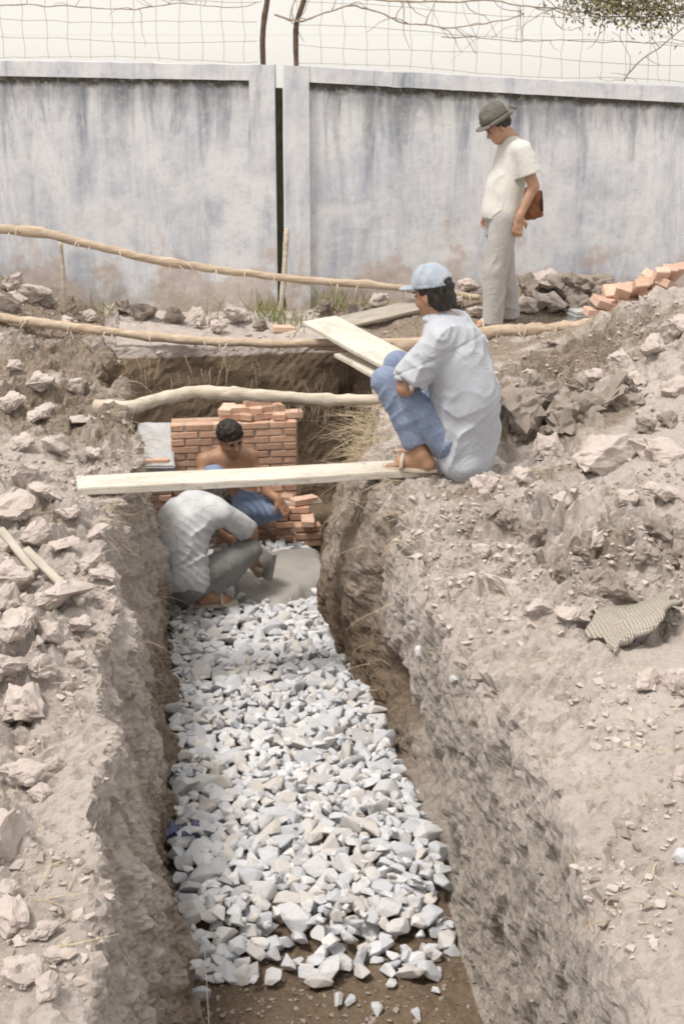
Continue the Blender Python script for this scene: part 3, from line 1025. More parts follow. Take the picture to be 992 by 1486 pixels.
# two old battens on the left bank
for (a, b, r, lab) in (((2, 783), (54, 843), 0.012, 'short grey batten lying on the clods of the bank'), ((38, 812), (121, 889), 0.014, 'longer dark-edged batten lying on the clods of the bank')):
    pa, pb = hit(*a)[0], hit(*b)[0]
    plank(pa + np.array((0, 0, 0.035)), pb + np.array((0, 0, 0.03)), 0.034, 0.022, 'old_timber', lab, 47, 0.3, 0, 'wooden_batten', 'batten')

# ------------------------------------------------------------------ brick footing
def brick_mesh(seed, size=(0.172, 0.085, 0.040)):
    bm = bmesh.new()
    s = size
    box_bm(bm, (-s[0] / 2, -s[1] / 2, -s[2] / 2), (s[0] / 2, s[1] / 2, s[2] / 2))
    bmesh.ops.recalc_face_normals(bm, faces=bm.faces)
    bmesh.ops.bevel(bm, geom=bm.edges[:], offset=0.0032, segments=1, affect='EDGES')
    rnd = random.Random(seed)
    for v in bm.verts:
        v.co += Vector((rnd.uniform(-1, 1), rnd.uniform(-1, 1), rnd.uniform(-1, 1))) * 0.0018
    return from_bm('brick', bm)


BRICKS = [brick_mesh(k) for k in range(5)]
HALVES = [brick_mesh(20 + k, (0.083, 0.085, 0.040)) for k in range(3)]
PALE = [brick_mesh(40 + k) for k in range(4)]
for m_ in BRICKS + HALVES:
    m_.materials.append(MATS['brick'])
for m_ in PALE:
    m_.materials.append(MATS['pale_brick'])

FOOT = empty('brick_footing', (0.45, 9.1, -1.12))
BR = random.Random(5)


def put_brick(x, y, z, rz=0.0, half=False, mesh=None, tilt=0.006):
    o = bpy.data.objects.new('brick', mesh or (HALVES[BR.randrange(3)] if half else BRICKS[BR.randrange(5)]))
    COL.objects.link(o)
    o.parent = FOOT
    o.matrix_parent_inverse = FOOT.matrix_basis.inverted()
    o.location = (x + BR.uniform(-0.003, 0.003), y + BR.uniform(-0.005, 0.004), z)
    o.rotation_euler = (BR.uniform(-tilt, tilt), BR.uniform(-tilt, tilt), rz + BR.uniform(-0.015, 0.015))
    return o


CH = 0.0485


def course_run(x0, x1, yf, z, odd, depth_rows=1):
    """one course of bricks whose front face is at yf"""
    x = x0
    first = True
    while x < x1 - 0.03:
        half = (first and odd) or (x + 0.182 > x1 + 0.02)
        w = 0.083 if half else 0.172
        put_brick(x + w / 2, yf + 0.0425, z + 0.020, 0, half)
        x += w + 0.0125
        first = False


WY = 9.06                                    # front face of the main wall of the footing
zb = -1.10
wx0, wx1 = aty(249, 640, WY)[0], aty(434, 640, WY)[0]
wtop = aty(340, 613, WY)[2]
n_main = int(round((wtop - zb) / CH))
for k in range(n_main):
    ins = 0.0 if k > 6 else -0.0
    course_run(wx0, wx1, WY, zb + k * CH, k % 2 == 1)
    # side return of the wall on the right
    if k >= n_main - 2:
        course_run(wx0 + 0.004, wx1, WY + 0.096, zb + k * CH, k % 2 == 0)
    put_brick(wx1 - 0.0425, WY + 0.185, zb + k * CH + 0.020, math.pi / 2)
# lower left wing, set forward, with a rendered grey top
lx0, lx1, ly = aty(214, 700, 8.86)[0] - 0.03, aty(249, 700, 8.94)[0] - 0.004, 8.94
n_left = int((aty(230, 656, ly)[2] - zb) / CH)
for k in range(n_left):
    course_run(lx0, lx1 + 0.02, ly, zb + k * CH, k % 2 == 0)
# stepped base in front on the right, and the low course under the seated man
for k in range(5):
    x0 = aty(400, 760, 8.86)[0] + (0.0 if k < 4 else 0.05)
    x1 = aty(458, 760, 8.86)[0] - (0 if k < 3 else 0.05)
    course_run(x0, x1, 8.86, zb + k * CH, k % 2 == 1)
for k in range(3):
    course_run(wx0 + 0.15, aty(402, 770, 8.86)[0] - 0.01, 8.875, zb + k * CH, k % 2 == 0)
put_brick(aty(441, 733, 8.9)[0], 8.93, zb + 5 * CH + 0.02, 0.35, False, PALE[0])
put_brick(aty(432, 742, 8.9)[0] - 0.06, 8.99, zb + 5 * CH + 0.02, 1.3, True)
put_brick(aty(447, 763, 8.78)[0], 8.80, zb + 3 * CH + 0.02, 1.5, False, PALE[1])
put_brick(aty(447, 775, 8.78)[0], 8.79, zb + 0 * CH + 0.02, 0.1, False)
put_brick(aty(447, 775, 8.78)[0], 8.79, zb + 1 * CH + 0.02, 0.0, False)
put_brick(aty(447, 775, 8.78)[0], 8.80, zb + 2 * CH + 0.02, 0.05, False)
# bricks set out loose along the top
topz = zb + n_main * CH + 0.020
for (px, lv, rz, mesh) in ((338, 0, 0.1, PALE[0]), (362, 0, 1.2, None), (382, 0, 0.3, PALE[2]), (404, 0, 1.5, None), (330, 1, 1.3, PALE[1]), (350, 1, 0.15, PALE[3]), (372, 1, 1.45, None), (392, 1, 0.2, None),
                           (374, 2, 0.2, PALE[2]), (420, 0, 0.0, PALE[1])):
    put_brick(aty(px, 600, WY + 0.1)[0], WY + 0.10 + 0.02 * lv, topz + lv * 0.041, rz, False, mesh, 0.03)
# mortar body behind the bricks, a touch behind their faces
bm = bmesh.new()
box_bm(bm, (wx0 + 0.006, WY + 0.009, zb - 0.05), (wx1 - 0.014, WY + 0.20, zb + n_main * CH - 0.012))
box_bm(bm, (lx0 + 0.004, ly + 0.009, zb - 0.05), (lx1 - 0.002, ly + 0.5, zb + n_left * CH - 0.010))
box_bm(bm, (aty(400, 760, 8.86)[0] + 0.004, 8.869, zb - 0.05), (aty(458, 760, 8.86)[0] - 0.012, WY + 0.02, zb + 3 * CH - 0.008))
box_bm(bm, (wx0 + 0.152, 8.884, zb - 0.05), (aty(402, 770, 8.86)[0] - 0.012, WY + 0.02, zb + 3 * CH - 0.010))
o = link('mortar', from_bm('mortar', bm), 'mortar', FOOT)
# grey rendered cap on the left wing
me = rough_box('cement_cap', (lx1 - lx0 + 0.05, 0.48, 0.05), 8, 0.006, 9, 4, 0.01)
o = link('cement_cap', me, 'pale_cement')
o.parent = FOOT
o.matrix_parent_inverse = FOOT.matrix_basis.inverted()
o.location = ((lx0 + lx1) / 2, ly + 0.21, zb + n_left * CH)
o.rotation_euler = (math.radians(22), 0, 0)
me = rough_box('mortar_bed', (0.34, 0.15, 0.02), 8, 0.006, 16, 6, 0.006)
o = link('mortar_bed', me, 'mortar')
o.parent = FOOT
o.matrix_parent_inverse = FOOT.matrix_basis.inverted()
o.location = (aty(428, 745, 8.95)[0], 8.975, zb + 5 * CH - 0.008)
tag(FOOT, 'stepped red brick footing being built at the end of the trench', 'brickwork')

# bricks tipped on the right-hand heap
spots = [(868, 455, 0.2, 0.1, 0.1), (882, 450, 0.9, 0.3, -0.1), (897, 456, -0.3, 0.1, 0.3), (876, 441, 0.4, 0.3, 0.2), (890, 437, 1.1, 0.2, 0.1), (904, 446, 0.5, 0.5, 0.2), (902, 428, 1.3, 0.1, 0.55), (893, 424, 0.3, 0.5, 0.1),
         (914, 424, 1.45, 0.1, 0.62), (925, 419, 1.40, 0.15, 0.68), (936, 414, 1.45, 0.1, 0.72), (946, 409, 1.35, 0.2, 0.74), (956, 404, 1.45, 0.1, 0.78), (966, 400, 1.40, 0.2, 0.80), (975, 397, 1.5, 0.1, 0.8),
         (918, 438, 0.2, 0.4, 0.2), (934, 432, 0.9, 0.2, 0.4), (950, 424, 0.4, 0.3, 0.3), (964, 416, 1.2, 0.2, 0.5)]
for k, (px, py, rz, rx, ry) in enumerate(spots):
    px, py, rz, rx, ry = px + BR.uniform(-3, 3), py + BR.uniform(-4, 4), rz + BR.uniform(-0.4, 0.4), rx + BR.uniform(-0.25, 0.25), ry + BR.uniform(-0.2, 0.2)
    h, nrm = hit(px, py + 16)
    p = aty(px, py, 9.35 + 0.06 * (k % 3))
    g = drop(p[0], p[1])
    o = bpy.data.objects.new('loose_brick', PALE[k % 4])
    COL.objects.link(o)
    o.location = (p[0], p[1], max(g + 0.025, p[2]))
    o.rotation_euler = (rx, ry, rz)
    o.scale = (1.2, 1.2, 1.35)
    tag(o, 'loose orange brick tipped on the earth heap near the wall', 'brick', 'bricks tipped on the earth heap')
# ------------------------------------------------------------------ crushed stone bed
def hull_mesh(name, seed, npts=14, flat=(1, 0.8, 0.62)):
    rnd = np.random.default_rng(seed)
    p = rnd.normal(size=(npts, 3))
    p /= np.linalg.norm(p, axis=1)[:, None]
    p *= (0.42 + 0.16 * rnd.random((npts, 1)))
    p *= np.array(flat) * (1 + 0.3 * (rnd.random(3) - 0.5))
    bm = bmesh.new()
    for v in p:
        bm.verts.new(v)
    r = bmesh.ops.convex_hull(bm, input=bm.verts[:])
    bmesh.ops.delete(bm, geom=[g for g in r['geom_interior'] if isinstance(g, bmesh.types.BMVert)], context='VERTS')
    return bm


STONES = []
for k in range(18):
    bm = hull_mesh('stone', 100 + k, 12 + k % 5, (1.0, 0.85, 0.62))
    bmesh.ops.bevel(bm, geom=bm.edges[:], offset=0.022, segments=1, affect='EDGES')
    bmesh.ops.triangulate(bm, faces=bm.faces[:])
    STONES.append(from_bm('stone', bm))
    STONES[-1].materials.append(MATS['crushed_stone'])
ST_DATA = []
for me in STONES:
    V = np.array([v.co[:] for v in me.vertices])
    ST_DATA.append((V, np.array([p.vertices[:] for p in me.polygons])))


def right_edge(y):
    return float(np.interp(y, [4.2, 4.8, 5.0, 5.4, 6.0, 6.8, 7.6, 8.4, 8.8], [1.0, 1.06, 1.08, 1.05, 1.02, 1.00, 0.97, 0.97, 0.90]))


def left_edge(y):
    return float(np.interp(y, [4.2, 4.8, 7.5, 8.3, 8.9], [0.05, 0.01, 0.05, 0.03, 0.0]))


SR = random.Random(11)


def front_edge(x):
    return 4.34 + 0.10 * math.sin(x * 7) + 0.05 * math.sin(x * 19) - (0.10 if x < 0.35 else 0)


def scatter(n, rmin, zlo, zhi, smin, smax, y0=4.3, y1=8.75):
    cells = {}
    out = []
    tries = 0
    while len(out) < n and tries < n * 60:
        tries += 1
        y = SR.uniform(y0, y1)
        x = SR.uniform(left_edge(y), right_edge(y))
        if y < front_edge(x):
            continue
        if x < 0.14 and y < 5.4 and SR.random() < 0.5:
            continue
        s = smin + (smax - smin) * SR.random() ** 1.6
        ci = (int(x / 0.15), int(y / 0.15))
        ok = True
        for dx in (-1, 0, 1):
            for dy in (-1, 0, 1):
                for (a, b, t) in cells.get((ci[0] + dx, ci[1] + dy), ()):
                    if (a - x) ** 2 + (b - y) ** 2 < (rmin * (s + t) * 0.5) ** 2:
                        ok = False
        if ok:
            cells.setdefault(ci, []).append((x, y, s))
            fall = 1 - float(sstep(0.0, 0.42, y - front_edge(x)))
            if SR.random() < fall * 0.55:
                continue
            out.append((x, y, max(SR.uniform(zlo, zhi) - 0.085 * fall, -1.145), s))
    return out


lower = scatter(700, 0.55, -1.135, -1.10, 0.07, 0.12)
upper = scatter(1250, 0.56, -1.082, -1.062, 0.072, 0.158)
small = scatter(420, 0.5, -1.06, -1.035, 0.03, 0.06)
# keep the mortar patch clear on top
MC = atz(402, 828, -1.03)


def on_mortar(x, y):
    return ((x - MC[0]) / 0.33) ** 2 + ((y - MC[1]) / 0.46) ** 2 < 0.85


upper = [u for u in upper if not on_mortar(u[0], u[1])]
small = [u for u in small if not on_mortar(u[0], u[1])]
upper.sort(key=lambda u: -u[3] / (u[1] ** 2 + 9.5) ** 0.5)


def rand_q():
    tilt = Quaternion(Vector((SR.gauss(0, 1), SR.gauss(0, 1), SR.gauss(0, 0.2))).normalized(), SR.gauss(0, 0.34))
    return tilt @ Quaternion((0, 0, 1), SR.uniform(0, 6.283))


for (x, y, z, s) in upper[:285]:
    o = bpy.data.objects.new('crushed_stone', STONES[SR.randrange(18)])
    COL.objects.link(o)
    o.location = (x, y, z)
    o.rotation_mode = 'QUATERNION'
    o.rotation_quaternion = rand_q()
    o.scale = (s * SR.uniform(0.9, 1.3), s, s * SR.uniform(0.8, 1.15))
    size = 'large' if s > 0.135 else ('medium-sized' if s > 0.105 else 'smaller')
    where = ('at the end of the bed next to the bare soil' if y < 4.95 else 'in the bed between bare soil and the hollow in the face' if y < 5.7 else 'in the bed beyond the hollow in the face' if y < 6.6 else 'in the bed near the crouching man')
    tag(o, size + ' angular pale stone ' + where, 'stone', 'stones bedding the trench floor')


def stuff_mesh(name, items, data, mat, rnd):
    Vs, Fs, Rs, off = [], [], [], 0
    for (loc, q, sc) in items:
        V, Fc = data[rnd.randrange(len(data))]
        M = np.array(q.to_matrix())
        W = (V * np.array(sc)) @ M.T + np.array(loc)
        Vs.append(W)
        Fs.append(Fc + off)
        Rs.append(np.full(len(V), rnd.random()))
        off += len(V)
    me = from_np(name, np.vstack(Vs), np.vstack(Fs), False)
    a = me.attributes.new('rnd', 'FLOAT', 'POINT')
    a.data.foreach_set('value', np.concatenate(Rs).astype(np.float32))
    return link(name, me, mat)


items = [((x, y, z), rand_q(), (s * SR.uniform(0.9, 1.3), s, s)) for (x, y, z, s) in upper[285:] + lower + small]
tag(stuff_mesh('gravel', items, ST_DATA, 'crushed_stone', SR), 'smaller and deeper broken stones filling the trench bed', 'gravel', kind='stuff')

# stray stones on the bare soil in front of the bed
for (px, py, w, lab) in ((290, 1450, 34, 'loose pale stone at the foot of the trench side, beside the string'), (490, 1455, 24, None), (508, 1456, 20, None), (547, 1469, 22, None), (603, 1476, 20, None), (610, 1404, 22, None),
                         (637, 1418, 20, None), (567, 1432, 20, None), (632, 1441, 16, None), (658, 1386, 30, None), (590, 1391, 26, None), (570, 1405, 30, None), (482, 1414, 34, None), (452, 1430, 30, None),
                         (283, 1405, 22, None), (520, 1408, 22, None), (545, 1398, 20, None), (500, 1398, 26, None), (466, 1400, 24, None), (630, 1395, 22, None), (430, 1402, 20, None)):
    p, _ = hit(px, py)
    s = w / F_PX * 5.2
    o = bpy.data.objects.new('loose_stone', STONES[SR.randrange(18)])
    COL.objects.link(o)
    o.location = (p[0], p[1], p[2] + s * 0.26)
    o.rotation_mode = 'QUATERNION'
    o.rotation_quaternion = rand_q()
    o.scale = (s * 1.2, s, s)
    tag(o, lab or 'loose pale stone lying on the bare brown soil before the stone bed', 'stone', 'loose stones before the stone bed')

# fresh mortar spread over the stones
n_a, n_r = 60, 16
V = [(MC[0], MC[1], -1.026)]
outl = [1 + 0.26 * v for v in fbm(np.stack([np.cos(np.linspace(0, 6.2832, n_a, False)) * 1.6, np.sin(np.linspace(0, 6.2832, n_a, False)) * 1.6, np.zeros(n_a)], 1), 3, 12)]
for r in range(1, n_r + 1):
    t = r / n_r
    for k in range(n_a):
        a = 2 * math.pi * k / n_a
        rr = outl[k] * t
        x, y = MC[0] - 0.01 + 0.38 * rr * math.cos(a), MC[1] + 0.50 * rr * math.sin(a)
        V.append((x, y, -1.026 - 0.10 * max(0, t - 0.80) ** 1.3 / 0.123))
V = np.array(V)
V[:, 2] += 0.003 * fbm(V * 16, 3, 15) + 0.004 * fbm(V * 4, 2, 16)
fc = [(0, 1 + k, 1 + (k + 1) % n_a) for k in range(n_a)]
for r in range(n_r - 1):
    b0, b1 = 1 + r * n_a, 1 + (r + 1) * n_a
    for k in range(n_a):
        k2 = (k + 1) % n_a
        fc += [(b0 + k, b1 + k, b1 + k2), (b0 + k, b1 + k2, b0 + k2)]
o = link('mortar_patch', from_np('mortar_patch', V, fc), 'wet_mortar')
tag(o, 'patch of smooth grey wet mortar spread on the stones beside the brickwork', 'mortar')

# ------------------------------------------------------------------ clods
def clod_mesh(seed, flat, facet=0.05, sub=2):
    bm = hull_mesh('clod', seed, 16, flat)
    bmesh.ops.subdivide_edges(bm, edges=bm.edges[:], cuts=4, use_grid_fill=True)
    bmesh.ops.triangulate(bm, faces=bm.faces[:])
    V = np.array([v.co[:] for v in bm.verts])
    nrm = V / (np.linalg.norm(V, axis=1)[:, None] + 1e-9)
    d = facet * 1.7 * fbm(V * 3.0 + seed, 4, seed, 0.6) + facet * 0.9 * facets(V * 3.4 + seed * 1.7, seed) + facet * 0.6 * facets(V * 8 + seed, seed + 1) + facet * 0.45 * fbm(V * 11 + seed, 2, seed + 2)
    for v, n, k in zip(bm.verts, nrm, d):
        v.co += Vector(n) * float(k)
    return from_bm('earth_clod', bm)


CLODS = [clod_mesh(300 + k, (1, 0.85, 0.7)) for k in range(8)]
SLABS = [clod_mesh(330 + k, (1.05, 0.85, 0.42)) for k in range(4)]
DCLODS = [clod_mesh(350 + k, (1, 0.85, 0.75), 0.09) for k in range(5)]
for m_ in CLODS + SLABS:
    m_.materials.append(MATS['clod'])
for m_ in DCLODS:
    m_.materials.append(MATS['dark_clod'])
CR = random.Random(17)


def clod(px, py, w, label, group, meshes=None, sink=0.25, name='earth_clod', cat='clod', hr=1.0):
    p, nr = hit(px, py + w * 0.18)
    ax = float(np.dot(p - CAMP, FW))
    s = w / F_PX * ax
    o = bpy.data.objects.new(name, CR.choice(meshes or CLODS))
    COL.objects.link(o)
    o.location = (p[0], p[1], p[2] + s * (0.32 - sink) * hr)
    o.rotation_euler = (CR.uniform(-0.35, 0.35), CR.uniform(-0.35, 0.35), CR.uniform(0, 6.28))
    o.scale = (s * CR.uniform(0.9, 1.1), s * CR.uniform(0.85, 1.1), s * hr * CR.uniform(0.85, 1.1))
    if name == 'earth_clod' and group.startswith(('pale', 'dark', 'clods')):
        big = 'big ' if s > 0.20 else ('' if s > 0.13 else 'small ')
        label = big + ('flat ' if o.data in SLABS else '') + label
    return tag(o, label, cat, group)


clod(44, 1030, 84, 'large faceted grey earth lump like a small boulder on the bank', 'large lumps on the narrow bank', sink=0.08)
clod(8, 1225, 96, 'large rounded earth lump at the edge of the trodden strip', 'large lumps on the narrow bank', sink=0.08, hr=1.2)
clod(100, 862, 96, 'broad flat slab of dry clay under the battens', 'large lumps on the narrow bank', SLABS, 0.1)
clod(118, 905, 60, 'flat clay slab just below the longer batten', 'large lumps on the narrow bank', SLABS, 0.1)
gl = 'pale clods on the narrow bank'
for (px, py, w) in ((25, 905, 60), (66, 922, 44), (20, 965, 50), (60, 968, 40), (18, 840, 54), (60, 775, 46), (18, 735, 56), (70, 712, 40), (38, 690, 36), (100, 745, 44), (140, 770, 34), (30, 640, 40), (84, 648, 50), (140, 660, 30),
                    (120, 610, 34), (60, 600, 36), (20, 585, 40), (30, 1120, 50), (80, 1110, 34), (60, 1150, 30), (20, 1330, 56), (60, 1350, 44), (84, 1385, 34), (30, 1410, 62), (74, 1430, 40), (10, 1290, 40), (96, 1000, 26),
                    (110, 960, 30), (165, 880, 30), (150, 830, 34), (180, 700, 26), (170, 730, 30), (60, 555, 34), (110, 560, 28), (20, 530, 34), (95, 790, 40), (135, 815, 30), (8, 790, 40), (14, 870, 44)):
    clod(px, py, w * 1.3, 'pale lump of dry earth on the bank beside the trench with the battens', gl, CLODS + SLABS, 0.13)
gr = 'dark clods on the wide bank'
for (px, py, w) in ((752, 585, 78), (790, 578, 84), (835, 590, 74), (880, 572, 84), (905, 560, 60), (770, 560, 60), (850, 560, 50), (810, 600, 60), (910, 585, 40), (760, 620, 50), (815, 615, 54), (860, 610, 50), (960, 770, 70), (985, 800, 60), (930, 800, 50), (860, 840, 50), (895, 850, 56), (820, 830, 46), (735, 755, 44),
                    (770, 770, 50), (715, 740, 36), (840, 800, 30), (970, 610, 40), (940, 620, 34)):
    clod(px, py, w, 'dark crumbly clod of earth on the bank beside the squatting man and the sack', gr, DCLODS, 0.2)
g2 = 'pale clods on the wide bank'
for (px, py, w) in ((880, 655, 80), (950, 650, 60), (800, 650, 50), (700, 700, 40), (760, 690, 40), (830, 885, 50), (780, 880, 36), (870, 780, 40), (905, 720, 44), (960, 710, 50), (820, 720, 36), (730, 850, 50), (985, 990, 60), (940, 985, 40),
                    (900, 520, 40), (950, 500, 44), (980, 470, 36), (860, 540, 30), (925, 545, 34), (700, 800, 30), (975, 560, 44), (770, 545, 24), (990, 1120, 30), (900, 1010, 26)):
    clod(px, py, w * 1.2, 'pale lump of dry earth on the sloping bank beside the sack', g2, CLODS + SLABS, 0.2)
clod(988, 1242, 40, 'bluish grey stone stuck in the sloping bank', 'stones in the sloping bank', STONES, 0.1, 'grey_stone', 'stone')
g3 = 'clods heaped against the wall'
for (px, py, w) in ((765, 420, 44), (790, 412, 50), (815, 420, 54), (842, 425, 50), (868, 418, 44), (780, 440, 46), (806, 446, 44), (838, 448, 40), (862, 440, 40), (888, 425, 40), (760, 448, 36), (790, 395, 36), (822, 400, 40), (850, 402, 36),
                    (600, 405, 40), (575, 425, 34), (660, 440, 40), (680, 420, 36), (625, 445, 30), (690, 455, 34), (550, 440, 30), (675, 400, 40), (690, 385, 30), (770, 398, 30), (905, 410, 34), (878, 398, 30)):
    clod(px, py, w, 'brown-grey clod in the earth heap against the sloping wall', g3, CLODS + DCLODS, 0.02)
g4 = 'clods at the foot of the grime-stained wall'
for (px, py, w) in ((20, 415, 50), (50, 430, 46), (15, 440, 44), (70, 440, 30), (210, 455, 40), (250, 462, 34), (310, 470, 30), (180, 450, 30), (470, 450, 30), (520, 455, 34), (130, 462, 30), (100, 470, 28), (380, 475, 26)):
    clod(px, py, w, 'brown clod between the two long poles near the grime-stained wall', g4, CLODS + DCLODS, 0.05)
clod(288, 470, 30, 'pale block of broken masonry by the grass at the wall', 'masonry rubble at the wall', CLODS, 0.02, 'rubble_block', 'rubble', 1.4)
clod(342, 462, 50, 'largest pale masonry lump beside the wall joint', 'masonry rubble at the wall', CLODS, 0.02, 'rubble_block', 'rubble', 1.1)
clod(316, 478, 28, 'small grey masonry lump between two bigger ones', 'masonry rubble at the wall', CLODS, 0.02, 'rubble_block', 'rubble')
clod(568, 450, 16, 'small white stone in the rubble behind the denim cap', 'white stones in the rubble', STONES, 0.0, 'white_stone', 'stone')
clod(777, 452, 14, 'small white stone under the earth heap beside grey trousers', 'white stones in the rubble', STONES, 0.0, 'white_stone', 'stone')
clod(804, 493, 40, 'curled pale bark flake on the ground in front of the log', 'white stones in the rubble', SLABS, 0.1, 'bark_piece', 'bark', 0.5)
# a half-buried brick by the joint
p, _ = hit(412, 481)
o = bpy.data.objects.new('loose_brick', PALE[1])
COL.objects.link(o)
o.location = (p[0], p[1], p[2] + 0.02)
o.rotation_euler = (0.05, 0.1, 0.15)
tag(o, 'single pale brick on the ground beside the wall joint', 'brick')
# white chips stuck in the dug face
for (px, py, w) in ((610, 945, 22), (660, 985, 14), (545, 1050, 14), (555, 1075, 20), (600, 905, 12)):
    p, nr = hit(px, py)
    s = w / F_PX * 6.6
    o = bpy.data.objects.new('embedded_stone', STONES[CR.randrange(18)])
    COL.objects.link(o)
    o.location = tuple(p + nr * s * 0.1)
    o.rotation_euler = (CR.random() * 6, CR.random() * 6, CR.random() * 6)
    o.scale = (s, s * 0.8, s * 1.3)
    tag(o, 'pale stone chip sticking out of the dug clay face', 'stone', 'stone chips in the dug face')

# crumbs: uncountable small bits of earth over the banks
CL_DATA = []
for k in range(8):
    bm = hull_mesh('crumb', 500 + k, 9, (1, 0.8, 0.65))
    bmesh.ops.triangulate(bm, faces=bm.faces[:])
    bm.verts.ensure_lookup_table()
    bm.verts.index_update()
    CL_DATA.append((np.array([v.co[:] for v in bm.verts]), np.array([[v.index for v in f.verts] for f in bm.faces])))
    bm.free()
items, ditems = [], []
for _ in range(15000):
    px, py = CR.uniform(-20, 1010), CR.uniform(430, 1500)
    if px > 200 and px < 480 and py > 600:
        continue
    p, nr = hit(px, py)
    x, y, z = p
    if z < -0.06 or y > 11.2:
        continue
    if -0.5 < x < -0.15 and y < 5.2 and CR.random() < 0.75:
        continue
    if x > 0.9 and x < 1.6 and y < 5.2 and CR.random() < 0.6:
        continue
    if fbm(np.array([[x * 1.6, y * 1.6, 0.3]]), 2, 44)[0] < -0.15:
        continue
    s = 0.010 + 0.036 * CR.random() ** 3
    it = ((x, y, z + s * 0.15), rand_q(), (s * CR.uniform(0.8, 1.4), s, s * CR.uniform(0.7, 1.1)))
    (items if CR.random() < 0.8 else ditems).append(it)
for _ in range(420):
    px, py = CR.uniform(270, 720), CR.uniform(1385, 1500)
    p, nr = hit(px, py)
    if p[2] < -1.0:
        s = 0.008 + 0.026 * CR.random() ** 2.5
        ditems.append(((p[0], p[1], p[2] + s * 0.15), rand_q(), (s, s, s * 0.8)))
tag(stuff_mesh('crumbled_earth', items, CL_DATA, 'clod', CR), 'pale crumbs of dry earth strewn over both banks', 'earth crumbs', kind='stuff')
tag(stuff_mesh('dark_crumbled_earth', ditems, CL_DATA, 'dark_clod', CR), 'darker crumbs of earth strewn over both banks', 'earth crumbs', kind='stuff')

# ------------------------------------------------------------------ grass, straw and roots
def strands(name, mat, specs, label, cat, seed):
    """specs: (base xyz, direction, length, droop, radius)"""
    Vs, Fs, off = [], [], 0
    rnd = random.Random(seed)
    for (b, d, L, droop, r) in specs:
        b, d = np.asarray(b, float), np.asarray(d, float)
        d = d / (np.linalg.norm(d) + 1e-9)
        side = np.cross(d, (rnd.gauss(0, 1), rnd.gauss(0, 1), rnd.gauss(0, 1)))
        side /= np.linalg.norm(side) + 1e-9
        oth = np.cross(d, side)
        n = 5
        p = b.copy()
        for k in range(n):
            w = r * (1 - 0.75 * k / (n - 1))
            Vs += [p + side * w, p - side * w * 0.5 + oth * w * 0.87, p - side * w * 0.5 - oth * w * 0.87]
            d = d + np.array((rnd.gauss(0, 0.16), rnd.gauss(0, 0.16), rnd.gauss(0, 0.1) - droop))
            d /= np.linalg.norm(d)
            p = p + d * L / (n - 1)
        for k in range(n - 1):
            for j in range(3):
                a, c = off + k * 3 + j, off + k * 3 + (j + 1) % 3
                Fs.append((a, c, c + 3, a + 3))
        off += n * 3
    o = link(name, from_np(name, np.array(Vs), np.array(Fs), False), mat)
    return tag(o, label, cat, kind='stuff')


GR = random.Random(23)
sp = []
for (px, py, n, spread, hgt) in ((215, 440, 110, 34, 0.24), (262, 445, 70, 26, 0.22), (300, 450, 26, 24, 0.14), (372, 445, 60, 22, 0.20), (470, 440, 90, 32, 0.20), (510, 450, 30, 30, 0.14), (395, 462, 50, 24, 0.16), (345, 440, 24, 20, 0.14), (430, 470, 30, 30, 0.12), (150, 450, 20, 26, 0.12)):
    for _ in range(n):
        p, _n = hit(px + GR.gauss(0, spread * 0.5), py + GR.gauss(0, 7))
        if p[1] > 11.35:
            continue
        sp.append((p, (GR.gauss(0, 0.35), GR.gauss(0, 0.25), 1), hgt * GR.uniform(0.5, 1.35), 0.05, 0.0055))
strands('grass', 'grass', sp, 'thin green and straw-coloured grass tufts at the foot of the walls', 'grass', 1)
sp = []
for _ in range(330):      # roots along the left rim
    y = GR.uniform(5.9, 8.6)
    x = float(curve(RIM_L, y)) + GR.gauss(0.03, 0.06)
    z = drop(x, y)
    sp.append(((x, y, z + 0.005), (GR.gauss(0.5, 0.6), GR.gauss(-0.1, 0.6), GR.gauss(0.1, 0.5)), GR.uniform(0.06, 0.22), 0.22, 0.0021))
for _ in range(420):      # straw on the right rim by the plank
    y = GR.uniform(5.7, 8.0)
    x = float(curve(RIM_R, y)) + GR.gauss(-0.02, 0.08)
    z = drop(x, y)
    sp.append(((x, y, z + 0.01), (GR.gauss(-0.5, 0.7), GR.gauss(-0.2, 0.6), GR.gauss(0.2, 0.5)), GR.uniform(0.07, 0.26), 0.16, 0.0022))
for _ in range(170):      # straw bunch beyond the plank
    p = atz(GR.gauss(548, 20), GR.gauss(625, 18), -0.02)
    sp.append((p, (GR.gauss(-0.8, 0.5), GR.gauss(-0.1, 0.4), GR.gauss(0.15, 0.35)), GR.uniform(0.1, 0.3), 0.08, 0.0022))
for _ in range(45):      # roots hanging from the far edge of the pit
    x = GR.uniform(-0.3, 1.4)
    sp.append(((x, 9.80, GR.uniform(-0.25, 0.0)), (GR.gauss(0, 0.25), -0.5, -0.6), GR.uniform(0.06, 0.25), 0.25, 0.002))
for _ in range(60):
    p = atz(GR.uniform(400, 530), 586, 0.02)
    sp.append((p + np.array((0, -0.02, 0)), (GR.gauss(0, 0.4), -0.2, -0.8), GR.uniform(0.03, 0.14), 0.2, 0.0028))
for _ in range(260):      # stray straws anywhere on the banks
    p, _n = hit(GR.choice((GR.uniform(0, 230), GR.uniform(600, 992))), GR.uniform(480, 1400))
    if p[2] > -0.3:
        sp.append((p + np.array((0, 0, 0.008)), (GR.gauss(0, 1), GR.gauss(0, 1), GR.gauss(0.05, 0.12)), GR.uniform(0.04, 0.16), 0.03, 0.0024))
strands('dry_roots', 'dry_root', sp, 'pale dry roots and straw fringing the trench edges', 'roots', 2)

